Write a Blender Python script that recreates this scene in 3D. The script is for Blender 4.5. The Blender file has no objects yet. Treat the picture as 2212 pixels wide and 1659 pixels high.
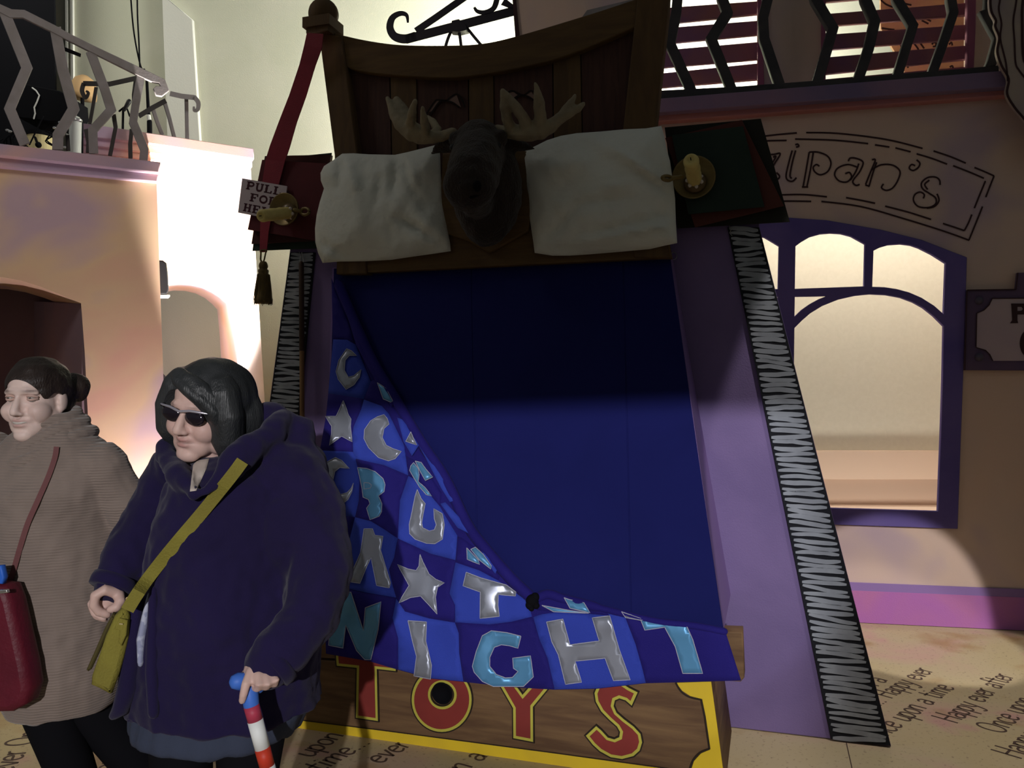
import bpy, bmesh, math, random
import numpy as np
from mathutils import Vector, Matrix, noise
from mathutils.geometry import delaunay_2d_cdt
from mathutils.bvhtree import BVHTree

random.seed(7)
SC = bpy.context.scene
COL = SC.collection
F, CX, CY, EYE = 1770.0, 1106.0, 829.5, 1.5

# ------------------------------------------------------------------ camera, world, lights, exposure
cd = bpy.data.cameras.new('camera')
cd.sensor_fit = 'HORIZONTAL'
cd.sensor_width = 36.0
cd.lens = 36.0 * F / 2212.0
cd.clip_start = 0.05
co = bpy.data.objects.new('camera', cd)
COL.objects.link(co)
co.location = (0, 0, EYE)
co.rotation_euler = (math.pi / 2, 0, 0)
SC.camera = co
SC.view_settings.view_transform = 'Standard'
SC.view_settings.look = 'None'
SC.view_settings.gamma = 1.0
SC.view_settings.use_curve_mapping = False
SC.view_settings.exposure = 0.0

wd = bpy.data.worlds.new('hall')
SC.world = wd
wd.use_nodes = True
wd.node_tree.nodes['Background'].inputs[0].default_value = (0.92, 0.98, 0.95, 1)
wd.node_tree.nodes['Background'].inputs[1].default_value = 0.085


def lamp(name, kind, loc, to, power, color=(1, 1, 1), size=0.2, angle=40, blend=0.15, sy=None):
    l = bpy.data.lights.new(name, kind)
    l.energy = power
    l.color = color
    if kind == 'SPOT':
        l.spot_size = math.radians(angle)
        l.spot_blend = blend
        l.shadow_soft_size = size
    elif kind == 'AREA':
        l.size = size
        if sy:
            l.shape = 'RECTANGLE'
            l.size_y = sy
    else:
        l.shadow_soft_size = size
    o = bpy.data.objects.new(name, l)
    COL.objects.link(o)
    o.location = loc
    d = Vector(to) - Vector(loc)
    o.rotation_euler = d.to_track_quat('-Z', 'Y').to_euler()
    return o


lamp('bed_spot', 'SPOT', (0.7, -5.0, 2.8), (0.43, 3.4, 1.22), 430, (0.93, 0.95, 1.0), 0.04, 15.6, 0.10)
lamp('key_spot', 'SPOT', (-0.2, -5.0, 2.8), (-0.85, 3.0, 0.75), 1250, (0.97, 0.95, 0.97), 0.05, 31, 0.25)
lamp('floor_spot', 'SPOT', (1.9, 2.0, 5.2), (1.95, 3.75, 0.0), 400, (1.0, 0.94, 0.88), 0.03, 30, 0.08)
lamp('wall_pool_spot', 'SPOT', (2.7, 0.8, 3.3), (2.28, 4.95, 0.02), 620, (1.0, 0.95, 0.93), 0.03, 14.5, 0.12)
lamp('arch_uplight', 'SPOT', (-2.2, 7.0, 0.25), (-2.86, 7.5, 3.08), 3800, (1.0, 0.93, 0.84), 0.05, 31, 0.5)
lamp('wall_uplight', 'SPOT', (-2.5, 6.5, 0.15), (-3.1, 6.95, 0.95), 150, (1.0, 0.82, 0.86), 0.03, 84, 0.5)
lamp('facade_lamp', 'AREA', (-3.4, 3.6, 4.6), (-3.7, 6.6, 2.9), 26, (1.0, 0.90, 0.80), 0.8)
lamp('hall_flood', 'AREA', (1.4, 8.5, 3.5), (1.0, 9.5, 4.8), 880, (1.0, 0.99, 0.90), 1.8)
lamp('hall_wash', 'AREA', (-5.4, 7.5, 6.2), (-5.2, 9.5, 4.6), 26, (1.0, 0.99, 0.88), 1.2)
lamp('window_room_low', 'AREA', (2.35, 5.42, 0.45), (2.45, 6.1, 1.0), 5, (1.0, 0.92, 0.80), 1.9, sy=0.2)
lamp('window_room_lamp', 'AREA', (2.35, 5.42, 2.95), (2.45, 6.1, 1.1), 17, (1.0, 0.93, 0.80), 1.9, sy=0.3)


# ------------------------------------------------------------------ helpers
def lin(c):
    def f(x):
        x /= 255.0
        return x / 12.92 if x <= 0.04045 else ((x + 0.055) / 1.055) ** 2.4
    return tuple(f(v) for v in c)


def mat(name, color, rough=0.7, color2=None, scale=4.0, bump=0.0, bscale=60.0, metal=0.0, spec=0.3, stretch=(1, 1, 1), detail=4.0, contrast=(0.35, 0.65), emit=0.0, sheen=0.0, color3=None, distort=0.6):
    m = bpy.data.materials.new(name)
    m.use_nodes = True
    nt = m.node_tree
    b = nt.nodes['Principled BSDF']
    b.inputs['Roughness'].default_value = rough
    b.inputs['Metallic'].default_value = metal
    b.inputs['Specular IOR Level'].default_value = spec
    b.inputs['Base Color'].default_value = (*color, 1)
    if sheen:
        b.inputs['Sheen Weight'].default_value = sheen
    tc = nt.nodes.new('ShaderNodeTexCoord')
    geo = nt.nodes.new('ShaderNodeNewGeometry')
    mp = nt.nodes.new('ShaderNodeMapping')
    mp.inputs['Scale'].default_value = stretch
    nt.links.new(geo.outputs['Position'], mp.inputs['Vector'])
    if color2:
        n = nt.nodes.new('ShaderNodeTexNoise')
        n.inputs['Scale'].default_value = scale
        n.inputs['Detail'].default_value = detail
        n.inputs['Distortion'].default_value = distort
        nt.links.new(mp.outputs['Vector'], n.inputs['Vector'])
        r = nt.nodes.new('ShaderNodeValToRGB')
        r.color_ramp.elements[0].position = contrast[0]
        r.color_ramp.elements[1].position = contrast[1]
        r.color_ramp.elements[0].color = (*color, 1)
        r.color_ramp.elements[1].color = (*color2, 1)
        if color3:
            e = r.color_ramp.elements.new((contrast[0] + contrast[1]) / 2)
            e.color = (*color3, 1)
        nt.links.new(n.outputs['Fac'], r.inputs['Fac'])
        nt.links.new(r.outputs['Color'], b.inputs['Base Color'])
    if bump:
        n2 = nt.nodes.new('ShaderNodeTexNoise')
        n2.inputs['Scale'].default_value = bscale
        n2.inputs['Detail'].default_value = 3
        nt.links.new(mp.outputs['Vector'], n2.inputs['Vector'])
        bp = nt.nodes.new('ShaderNodeBump')
        bp.inputs['Strength'].default_value = bump
        bp.inputs['Distance'].default_value = 0.01
        nt.links.new(n2.outputs['Fac'], bp.inputs['Height'])
        nt.links.new(bp.outputs['Normal'], b.inputs['Normal'])
    if emit:
        b.inputs['Emission Color'].default_value = (*color, 1)
        b.inputs['Emission Strength'].default_value = emit
    return m


def ray(px, py):
    return Vector(((px - CX) / F, 1.0, -(py - CY) / F))


CAMP = Vector((0, 0, EYE))


def at(px, py, Y):
    return CAMP + ray(px, py) * Y


def floor_hit(px, py):
    return at(px, py, EYE * F / (py - CY))


class Plane:
    def __init__(s, O, u, w=(0, 0, 1)):
        s.O = Vector(O)
        s.u = Vector(u).normalized()
        s.w = Vector(w).normalized()
        s.n = s.u.cross(s.w).normalized()

    def hit(s, px, py, off=0.0):
        r = ray(px, py)
        return CAMP + r * (((s.O + s.n * off - CAMP).dot(s.n)) / r.dot(s.n))

    def uv(s, px, py, off=0.0):
        d = s.hit(px, py, off) - s.O
        return (d.dot(s.u), d.dot(s.w))

    def pt(s, u, v, off=0.0):
        return s.O + s.u * u + s.w * v + s.n * off

    def mx(s, off=0.0):
        o = s.O + s.n * off
        return Matrix(((s.u.x, s.w.x, s.n.x, o.x), (s.u.y, s.w.y, s.n.y, o.y), (s.u.z, s.w.z, s.n.z, o.z), (0, 0, 0, 1)))

    def py_at(s, px, z, off=0.0):
        r = ray(px, CY)
        Y = ((s.O + s.n * off - CAMP).dot(s.n)) / r.dot(s.n)
        return CY - (z - EYE) / Y * F


LOC = {}


def thing(name, label, cat, loc, group=None):
    o = bpy.data.objects.new(name, None)
    COL.objects.link(o)
    o.empty_display_size = 0.1
    o.location = loc
    LOC[o.name] = Vector(loc)
    o['label'] = label
    o['category'] = cat
    if group:
        o['group'] = group
    return o


def tag(o, label, cat, group=None):
    o['label'] = label
    o['category'] = cat
    if group:
        o['group'] = group
    return o


def struct(o):
    o['kind'] = 'structure'
    return o


def link(name, me, m=None, parent=None, smooth=False):
    """me holds world coordinates; the object's origin is put at the middle of its base"""
    n = len(me.vertices)
    a = np.empty(n * 3, dtype=np.float32)
    me.vertices.foreach_get('co', a)
    a = a.reshape(-1, 3)
    c = (a.min(0) + a.max(0)) / 2
    c[2] = a[:, 2].min()
    me.vertices.foreach_set('co', (a - c).ravel())
    if smooth:
        me.polygons.foreach_set('use_smooth', [True] * len(me.polygons))
    me.update()
    o = bpy.data.objects.new(name, me)
    COL.objects.link(o)
    c = Vector((float(c[0]), float(c[1]), float(c[2])))
    LOC[o.name] = c
    if parent is not None:
        o.parent = parent
        o.location = c - LOC[parent.name]
    else:
        o.location = c
    if m is not None:
        if len(me.materials):
            me.materials[0] = m
        else:
            me.materials.append(m)
    return o


class MB:
    def __init__(s):
        s.v = []
        s.f = []

    def add(s, vs, fs):
        b = len(s.v)
        s.v += [tuple(x) for x in vs]
        s.f += [tuple(b + i for i in f) for f in fs]
        return s

    def box8(s, p):
        """p: 4 front corners then 4 back corners, same winding"""
        return s.add(p, [(0, 1, 2, 3), (7, 6, 5, 4), (0, 4, 5, 1), (1, 5, 6, 2), (2, 6, 7, 3), (3, 7, 4, 0)])

    def box(s, c, sx, sy, sz, M=None):
        p = []
        for y in (-1, 1):
            for x, z in ((-1, -1), (1, -1), (1, 1), (-1, 1)):
                q = Vector((x * sx / 2, y * sy / 2, z * sz / 2))
                if M is not None:
                    q = M @ q
                p.append(Vector(c) + q)
        return s.box8(p)

    def tube(s, pts, rad, seg=10, flat=1.0, up=None, round_caps=True):
        pts = [Vector(p) for p in pts]
        if not isinstance(rad, (list, tuple)):
            rad = [rad] * len(pts)
        rad = list(rad)
        if round_caps:
            d0 = (pts[0] - pts[1]).normalized()
            d1 = (pts[-1] - pts[-2]).normalized()
            p0, p1, r0, r1 = pts[0], pts[-1], rad[0], rad[-1]
            pts = [p0 + d0 * r0 * 0.97, p0 + d0 * r0 * 0.72] + pts + [p1 + d1 * r1 * 0.72, p1 + d1 * r1 * 0.97]
            rad = [r0 * 0.22, r0 * 0.7] + rad + [r1 * 0.7, r1 * 0.22]
        n = len(pts)
        vs = []
        prev = None
        for i, p in enumerate(pts):
            t = (pts[min(i + 1, n - 1)] - pts[max(i - 1, 0)])
            if t.length < 1e-9:
                t = Vector((0, 0, 1))
            t.normalize()
            if prev is None:
                ref = Vector(up) if up is not None else (Vector((0, 0, 1)) if abs(t.z) < 0.9 else Vector((1, 0, 0)))
                a = (ref - t * ref.dot(t)).normalized()
            else:
                a = (prev - t * prev.dot(t))
                a = a.normalized() if a.length > 1e-6 else prev
            prev = a
            b = t.cross(a)
            for k in range(seg):
                th = 2 * math.pi * k / seg
                vs.append(p + (a * math.cos(th) * flat + b * math.sin(th)) * rad[i])
        fs = []
        for i in range(n - 1):
            for k in range(seg):
                k2 = (k + 1) % seg
                fs.append((i * seg + k, i * seg + k2, (i + 1) * seg + k2, (i + 1) * seg + k))
        fs.append(tuple(range(seg - 1, -1, -1)))
        fs.append(tuple((n - 1) * seg + k for k in range(seg)))
        return s.add(vs, fs)

    def ball(s, c, r, M=None, seg=20, rings=12):
        if not isinstance(r, (list, tuple)):
            r = (r, r, r)
        vs = []
        for i in range(1, rings):
            ph = math.pi * i / rings
            for k in range(seg):
                th = 2 * math.pi * k / seg
                q = Vector((r[0] * math.sin(ph) * math.cos(th), r[1] * math.sin(ph) * math.sin(th), r[2] * math.cos(ph)))
                vs.append(Vector(c) + ((M @ q) if M is not None else q))
        for sg in (1, -1):
            q = Vector((0, 0, r[2] * sg))
            vs.append(Vector(c) + ((M @ q) if M is not None else q))
        T, B = len(vs) - 2, len(vs) - 1
        fs = []
        for i in range(rings - 2):
            for k in range(seg):
                k2 = (k + 1) % seg
                fs.append((i * seg + k, (i + 1) * seg + k, (i + 1) * seg + k2, i * seg + k2))
        for k in range(seg):
            k2 = (k + 1) % seg
            fs.append((T, k, k2))
            fs.append((B, (rings - 2) * seg + k2, (rings - 2) * seg + k))
        return s.add(vs, fs)

    def loft(s, rings):
        """rings: lists of points of equal length, capped"""
        seg = len(rings[0])
        vs = [p for r in rings for p in r]
        fs = []
        for i in range(len(rings) - 1):
            for k in range(seg):
                k2 = (k + 1) % seg
                fs.append((i * seg + k, i * seg + k2, (i + 1) * seg + k2, (i + 1) * seg + k))
        fs.append(tuple(range(seg - 1, -1, -1)))
        fs.append(tuple((len(rings) - 1) * seg + k for k in range(seg)))
        return s.add(vs, fs)

    def lathe(s, c, axis, prof, seg=24):
        """prof: list of (radius, distance along axis)"""
        ax = Vector(axis).normalized()
        ref = Vector((0, 0, 1)) if abs(ax.z) < 0.9 else Vector((1, 0, 0))
        a = (ref - ax * ref.dot(ax)).normalized()
        b = ax.cross(a)
        rings = []
        for r, h in prof:
            rings.append([Vector(c) + ax * h + (a * math.cos(2 * math.pi * k / seg) + b * math.sin(2 * math.pi * k / seg)) * max(r, 1e-4) for k in range(seg)])
        return s.loft(rings)

    def mesh(s, name='mesh', fix=True):
        me = bpy.data.meshes.new(name)
        me.from_pydata(s.v, [], s.f)
        if fix:
            bm = bmesh.new()
            bm.from_mesh(me)
            bmesh.ops.recalc_face_normals(bm, faces=bm.faces)
            bm.to_mesh(me)
            bm.free()
        me.update()
        return me

    def build(s, name, m, parent=None, smooth=False):
        return link(name, s.mesh(name), m, parent, smooth)


def smooth_line(pts, k=6, closed=False):
    P = [Vector((p[0], p[1], p[2] if len(p) > 2 else 0)) for p in pts]
    n = len(P)
    out = []
    rng = n if closed else n - 1
    for i in range(rng):
        if closed:
            a, b, c, d = P[(i - 1) % n], P[i], P[(i + 1) % n], P[(i + 2) % n]
        else:
            a, b, c, d = P[max(i - 1, 0)], P[i], P[i + 1], P[min(i + 2, n - 1)]
        for j in range(k):
            t = j / k
            out.append(0.5 * ((2 * b) + (c - a) * t + (2 * a - 5 * b + 4 * c - d) * t * t + (3 * b - a - 3 * c + d) * t ** 3))
    if not closed:
        out.append(P[-1])
    return [tuple(p) for p in out]


def curve_mesh(loops, thick, bevel=0.0, offset=0.0):
    cu = bpy.data.curves.new('c', 'CURVE')
    cu.dimensions = '2D'
    cu.fill_mode = 'BOTH'
    cu.extrude = max(thick / 2 - bevel, 1e-5)
    cu.bevel_depth = bevel
    cu.bevel_resolution = 1
    cu.offset = offset - bevel
    for lp in loops:
        sp = cu.splines.new('POLY')
        sp.points.add(len(lp) - 1)
        for i, p in enumerate(lp):
            sp.points[i].co = (p[0], p[1], 0, 1)
        sp.use_cyclic_u = True
    o = bpy.data.objects.new('c', cu)
    me = bpy.data.meshes.new_from_object(o)
    bpy.data.objects.remove(o)
    bpy.data.curves.remove(cu)
    return me


def area2(lp):
    return sum(lp[i][0] * lp[(i + 1) % len(lp)][1] - lp[(i + 1) % len(lp)][0] * lp[i][1] for i in range(len(lp)))


def plate(name, loops, pl, off, thick, m, parent=None, bevel=0.0, offset=0.0, space='px'):
    """flat cut-out board; loops in pixels are taken where its FRONT face is"""
    if not isinstance(loops[0][0], (list, tuple)):
        loops = [loops]
    L = []
    for i, lp in enumerate(loops):
        q = [pl.uv(p[0], p[1], off + thick) for p in lp] if space == 'px' else [(p[0], p[1]) for p in lp]
        if (area2(q) > 0) != (i == 0):
            q.reverse()
        L.append(q)
    me = curve_mesh(L, thick, bevel, offset)
    me.transform(pl.mx(off + thick / 2))
    return link(name, me, m, parent)


def ribbon(mb, pts, width, pl, off, thick, space='px', k=5, sm=True):
    """painted stroke: a thin strip following pts on the plane; width in the same units as pts"""
    q = smooth_line(pts, k) if sm and len(pts) > 2 else [(p[0], p[1], 0) for p in pts]
    n = len(q)
    Ls, Rs = [], []
    for i in range(n):
        a, b = Vector(q[max(i - 1, 0)][:2]), Vector(q[min(i + 1, n - 1)][:2])
        t = b - a
        if t.length < 1e-9:
            t = Vector((1, 0))
        t.normalize()
        nn = Vector((-t.y, t.x)) * (float(np.interp(i / (n - 1), np.linspace(0, 1, len(width)), width)) if isinstance(width, (list, tuple)) else width) / 2
        c = Vector(q[i][:2])
        Ls.append(c + nn)
        Rs.append(c - nn)
    fn = (lambda p, o: pl.hit(p.x, p.y, o)) if space == 'px' else (lambda p, o: pl.pt(p.x, p.y, o))
    vs, fs = [], []
    for i in range(n):
        vs += [fn(Ls[i], off + thick), fn(Rs[i], off + thick), fn(Rs[i], off), fn(Ls[i], off)]
    for i in range(n - 1):
        a, b = 4 * i, 4 * (i + 1)
        for j in range(4):
            j2 = (j + 1) % 4
            fs.append((a + j, a + j2, b + j2, b + j))
    fs.append((0, 1, 2, 3))
    e = 4 * (n - 1)
    fs.append((e + 3, e + 2, e + 1, e))
    mb.add(vs, fs)


def inside(p, lp):
    x, y = p
    c = False
    for i in range(len(lp)):
        x0, y0 = lp[i][:2]
        x1, y1 = lp[i - 1][:2]
        if (y0 > y) != (y1 > y) and x < (x1 - x0) * (y - y0) / (y1 - y0) + x0:
            c = not c
    return c


def edge_dist(p, lp):
    P = Vector(p)
    best = 1e9
    for i in range(len(lp)):
        a, b = Vector(lp[i - 1][:2]), Vector(lp[i][:2])
        d = b - a
        t = 0 if d.length < 1e-9 else max(0, min(1, (P - a).dot(d) / d.dot(d)))
        best = min(best, (P - a - d * t).length)
    return best


def tess(loops, step):
    """triangulate loops (first outer, others holes) with inner grid points; returns verts, tris"""
    pts, edges = [], []
    for lp in loops:
        b = len(pts)
        dense = []
        for i in range(len(lp)):
            a, c = Vector(lp[i][:2]), Vector(lp[(i + 1) % len(lp)][:2])
            k = max(1, int((c - a).length / step))
            dense += [a.lerp(c, j / k) for j in range(k)]
        pts += dense
        m = len(dense)
        edges += [(b + i, b + (i + 1) % m) for i in range(m)]
    o = loops[0]
    x0, x1 = min(p[0] for p in o), max(p[0] for p in o)
    y0, y1 = min(p[1] for p in o), max(p[1] for p in o)
    y = y0 + step / 2
    row = 0
    while y < y1:
        x = x0 + step * (0.5 if row % 2 else 0.25)
        while x < x1:
            if inside((x, y), o) and not any(inside((x, y), h) for h in loops[1:]) and min(edge_dist((x, y), l) for l in loops) > step * 0.4:
                pts.append(Vector((x, y)))
            x += step
        y += step
        row += 1
    r = delaunay_2d_cdt(pts, edges, [], 4 if len(loops) > 1 else 1, 1e-5)
    return r[0], r[2]


def remesh(mb, voxel, smooth=3, cut=None):
    me = mb.mesh('tmp')
    o = bpy.data.objects.new('tmp', me)
    COL.objects.link(o)
    r = o.modifiers.new('r', 'REMESH')
    r.mode = 'VOXEL'
    r.voxel_size = voxel
    if smooth:
        s = o.modifiers.new('s', 'SMOOTH')
        s.iterations = smooth
        s.factor = 0.5
    c = None
    if cut is not None:
        c = bpy.data.objects.new('cut', remesh(cut, voxel * 1.2, 2))
        COL.objects.link(c)
        b = o.modifiers.new('b', 'BOOLEAN')
        b.operation = 'DIFFERENCE'
        b.object = c
        b.solver = 'EXACT'
    dg = bpy.context.evaluated_depsgraph_get()
    dg.update()
    out = bpy.data.meshes.new_from_object(o.evaluated_get(dg), depsgraph=dg)
    bpy.data.objects.remove(o)
    bpy.data.meshes.remove(me)
    if c is not None:
        bpy.data.objects.remove(c)
    return out


def verts_of(me):
    a = np.empty(len(me.vertices) * 3, dtype=np.float32)
    me.vertices.foreach_get('co', a)
    return a.reshape(-1, 3)


def normals_of(me):
    a = np.empty(len(me.vertices) * 3, dtype=np.float32)
    me.vertex_normals.foreach_get('vector', a)
    return a.reshape(-1, 3)


def wrinkle(me, amp, sc, sc2=None):
    a, n = verts_of(me), normals_of(me)
    s2 = sc2 or (sc, sc, sc)
    d = np.array([noise.noise(Vector((p[0] * s2[0], p[1] * s2[1], p[2] * s2[2]))) for p in a.tolist()], dtype=np.float32)
    me.vertices.foreach_set('co', (a + n * (d * amp)[:, None]).astype(np.float32).ravel())
    me.update()


def ellipse(cx, cy, rx, ry, n=40, a0=0.0, a1=2 * math.pi):
    full = abs(a1 - a0 - 2 * math.pi) < 1e-6
    return [(cx + rx * math.cos(a0 + (a1 - a0) * i / (n if full else n - 1)), cy + ry * math.sin(a0 + (a1 - a0) * i / (n if full else n - 1))) for i in range(n)]


def Z(x0, y0, s):
    """list of crop coordinates -> picture coordinates"""
    return lambda *p: [(x0 + a * s, y0 + b * s) for a, b in p]

# ------------------------------------------------------------------ planes of the set
p0 = floor_hit(1605, 1575)
BED = Plane(p0, (math.cos(math.radians(17.5)), -math.sin(math.radians(17.5)), 0))
a, b = floor_hit(1860, 1345), floor_hit(2212, 1362)
FAC = Plane(a, b - a)
a, b = at(0, 358, 6.39), at(340, 395, 6.93)
a.z = b.z = 0
W1 = Plane(a, b - a)
a, b = at(340, 345, 7.31), at(545, 368, 7.68)
a.z = b.z = 0
W2 = Plane(a, b - a)
BACK = Plane((0, 9.5, 0), (1, 0, 0))

# ------------------------------------------------------------------ materials
M = {}
M['plaster'] = mat('hall_plaster', (0.56, 0.57, 0.45), 0.9, (0.60, 0.60, 0.49), 1.5, 0.15, 80)
M['plaster_light'] = mat('pier_plaster', (0.68, 0.68, 0.62), 0.9, bump=0.1)
M['airbrush'] = mat('airbrushed_wall', (0.60, 0.37, 0.28), 0.85, (0.45, 0.34, 0.40), 0.8, 0.03, 120, detail=2.5, contrast=(0.36, 0.60), distort=1.0, color3=(0.60, 0.44, 0.29))
M['airbrush2'] = mat('airbrushed_far_wall', (0.80, 0.55, 0.36), 0.85, (0.78, 0.66, 0.80), 1.1, 0.03, 120, detail=1.5, contrast=(0.36, 0.66), color3=(0.80, 0.66, 0.60))
M['cornice'] = mat('cornice_paint', (0.58, 0.34, 0.28), 0.8, (0.36, 0.28, 0.40), 1.1, 0.1, 120, detail=1.5, stretch=(1, 1, 3))
M['cornice2'] = mat('far_cornice_paint', (0.84, 0.54, 0.40), 0.8, (0.60, 0.46, 0.64), 1.1, 0.1, 120, detail=1.5)
M['facade'] = mat('shop_wall_paint', (0.70, 0.50, 0.39), 0.85, (0.50, 0.38, 0.43), 1.3, 0.05, 140, detail=2.0, contrast=(0.33, 0.68), color3=(0.65, 0.49, 0.41))
M['ledge_pink'] = mat('ledge_pink', (0.42, 0.18, 0.21), 0.8, (0.46, 0.19, 0.17), 2.0, 0.05)
M['ledge_purple'] = mat('ledge_purple', (0.17, 0.13, 0.24), 0.8, (0.26, 0.16, 0.24), 1.5, 0.1)
M['base_pink'] = mat('base_pink', (0.42, 0.15, 0.46), 0.8, (0.46, 0.17, 0.40), 3, 0.15, 140)
M['base_purple'] = mat('base_purple', (0.27, 0.17, 0.42), 0.8)
M['frame_blue'] = mat('window_frame_blue', (0.10, 0.075, 0.29), 0.75, (0.15, 0.11, 0.33), 2, 0.1)
M['ink'] = mat('brown_ink', (0.045, 0.018, 0.02), 0.8)
M['wood_slat'] = mat('slat_paint', (0.36, 0.14, 0.13), 0.8, (0.26, 0.11, 0.20), 2.2, 0.1)
M['stile'] = mat('stile_paint', (0.30, 0.09, 0.17), 0.8)
M['iron'] = mat('dark_rail_paint', (0.035, 0.033, 0.038), 0.7, (0.055, 0.05, 0.052), 6, 0.05)
M['rail_grey'] = mat('grey_rail_paint', (0.21, 0.19, 0.19), 0.75, (0.26, 0.24, 0.25), 5, 0.1)
M['rail_dark'] = mat('rail_back_dark', (0.05, 0.045, 0.045), 0.8)
M['black'] = mat('matte_black', (0.006, 0.006, 0.008), 0.9, spec=0.08)
M['black_gloss'] = mat('black_plastic', (0.012, 0.012, 0.014), 0.35)
M['cream'] = mat('cream_cloth', (0.72, 0.70, 0.60), 0.95, (0.75, 0.73, 0.63), 30, 0.05, 400)
M['pinkish'] = mat('pink_shelf_paint', (0.80, 0.62, 0.50), 0.9)
M['pinkish2'] = mat('pink_shelf_lower', (0.60, 0.45, 0.36), 0.9)
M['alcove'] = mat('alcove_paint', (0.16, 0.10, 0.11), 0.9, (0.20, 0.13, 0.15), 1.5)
M['white'] = mat('white_paint', (0.75, 0.75, 0.72), 0.5)

# floor: printed tan paper look with stains, speckles and slab joints
m = mat('printed_floor', (0.46, 0.37, 0.21), 0.55, (0.50, 0.33, 0.25), 1.6, 0.1, 200, detail=3, contrast=(0.40, 0.66), color3=(0.47, 0.38, 0.23))
nt = m.node_tree
bs = nt.nodes['Principled BSDF']
base = bs.inputs['Base Color'].links[0].from_socket
geo = [n for n in nt.nodes if n.type == 'NEW_GEOMETRY'][0]


def floor_layer(prev, scale, detail, p0_, p1_, col, fac):
    n = nt.nodes.new('ShaderNodeTexNoise')
    n.inputs['Scale'].default_value = scale
    n.inputs['Detail'].default_value = detail
    nt.links.new(geo.outputs['Position'], n.inputs['Vector'])
    r = nt.nodes.new('ShaderNodeMapRange')
    r.inputs['From Min'].default_value = p0_
    r.inputs['From Max'].default_value = p1_
    r.inputs['To Max'].default_value = fac
    nt.links.new(n.outputs['Fac'], r.inputs['Value'])
    mx = nt.nodes.new('ShaderNodeMix')
    mx.data_type = 'RGBA'
    nt.links.new(r.outputs['Result'], mx.inputs['Factor'])
    nt.links.new(prev, mx.inputs['A'])
    mx.inputs['B'].default_value = (*col, 1)
    return mx.outputs['Result']


base = floor_layer(base, 2.6, 4, 0.56, 0.70, (0.34, 0.20, 0.08), 0.75)
base = floor_layer(base, 3.4, 2, 0.60, 0.72, (0.50, 0.26, 0.25), 0.7)
base = floor_layer(base, 60, 5, 0.60, 0.70, (0.16, 0.11, 0.08), 0.6)
nt.links.new(base, bs.inputs['Base Color'])
M['floor'] = m

# ------------------------------------------------------------------ setting
mb = MB()
mb.box((0, 3.5, -0.06), 18, 16, 0.12)
FLOOR = struct(mb.build('floor', M['floor']))
mb = MB()
mb.box((0.2, -1.06, 2.96), 7.0, 0.12, 1.60)                                # added beam behind the camera, unseen, to shade the upper bed
struct(mb.build('shadow_beam', mat('shadow_beam_paint', (0.45, 0.43, 0.40), 0.9)))
mb = MB()
mb.box((0, 9.62, 4), 18, 0.24, 8)
WB = struct(mb.build('wall_back', M['plaster']))
o = plate('pier', [(348, -120), (352, -12), (416, 42), (432, 300), (436, 468), (358, 468), (361, 300)], BACK, 0.0, 0.06, M['plaster_light'], WB, 0.01)
for x in (139, 150):
    plate('conduit', [(x, -200), (x + 5, -200), (x + 10, 420), (x + 5, 420)], BACK, 0.0, 0.04, M['plaster_light'], WB)

# near left facade with its arch
arch = [(-260, 690), (-200, 640), (-120, 607), (-50, 595), (0, 598), (45, 606), (90, 620), (135, 638), (175, 655), (183, 760), (190, 900), (196, 1100), (200, W1.py_at(200, 0.0))]
arch += [(-300, W1.py_at(-300, 0.0)), (-290, 800)]
w1 = plate('wall_left_near', [[(-420, 345), (0, 358), (338, 388), (346, 620), (357, 930), (366, 1120), (370, W1.py_at(370, 0)), (-420, W1.py_at(-420, 0))], arch], W1, -0.95, 0.95, M['airbrush'])
struct(w1)
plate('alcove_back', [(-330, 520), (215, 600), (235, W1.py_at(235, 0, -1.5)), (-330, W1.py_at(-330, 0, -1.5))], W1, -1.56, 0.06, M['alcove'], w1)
mb = MB()
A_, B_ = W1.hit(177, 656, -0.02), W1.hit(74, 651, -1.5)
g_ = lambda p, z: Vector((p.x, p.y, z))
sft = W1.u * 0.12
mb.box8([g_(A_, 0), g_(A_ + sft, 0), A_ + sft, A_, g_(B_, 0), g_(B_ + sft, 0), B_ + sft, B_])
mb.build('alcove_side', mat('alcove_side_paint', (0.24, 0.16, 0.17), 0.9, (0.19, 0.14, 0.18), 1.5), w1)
plate('cornice_band', [(-420, 262), (0, 310), (347, 350), (343, 373), (0, 336), (-420, 292)], W1, -0.5, 0.64, M['cornice'], w1, 0.008)
plate('cornice_band', [(-420, 290), (0, 336), (343, 371), (340, 393), (0, 360), (-420, 318)], W1, -0.4, 0.47, M['cornice'], w1, 0.008)

# far left facade with its small arch
arch2 = [(335, 640), (350, 616), (372, 605), (398, 601), (425, 602), (450, 608), (473, 620), (490, 634), (503, 648), (508, 700), (513, 777), (519, 900), (523, 1000), (528, W2.py_at(528, 0)), (330, W2.py_at(330, 0))]
w2 = plate('wall_left_far', [[(215, 335), (340, 345), (542, 366), (553, 560), (572, 870), (584, 1060), (590, W2.py_at(590, 0)), (215, W2.py_at(215, 0))], arch2], W2, -1.1, 1.1, M['airbrush2'])
struct(w2)
plate('cornice_band', [(180, 266), (304, 284), (548, 321), (549, 343), (312, 308), (180, 294)], W2, -0.35, 0.51, M['cornice2'], w2, 0.006)
plate('cornice_band', [(180, 292), (312, 312), (545, 346), (545, 360), (316, 329), (180, 312)], W2, -0.3, 0.40, M['cornice2'], w2, 0.006)
plate('cornice_band', [(180, 312), (318, 330), (541, 360), (540, 372), (318, 344), (180, 330)], W2, -0.25, 0.30, M['cornice2'], w2, 0.006)

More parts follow.
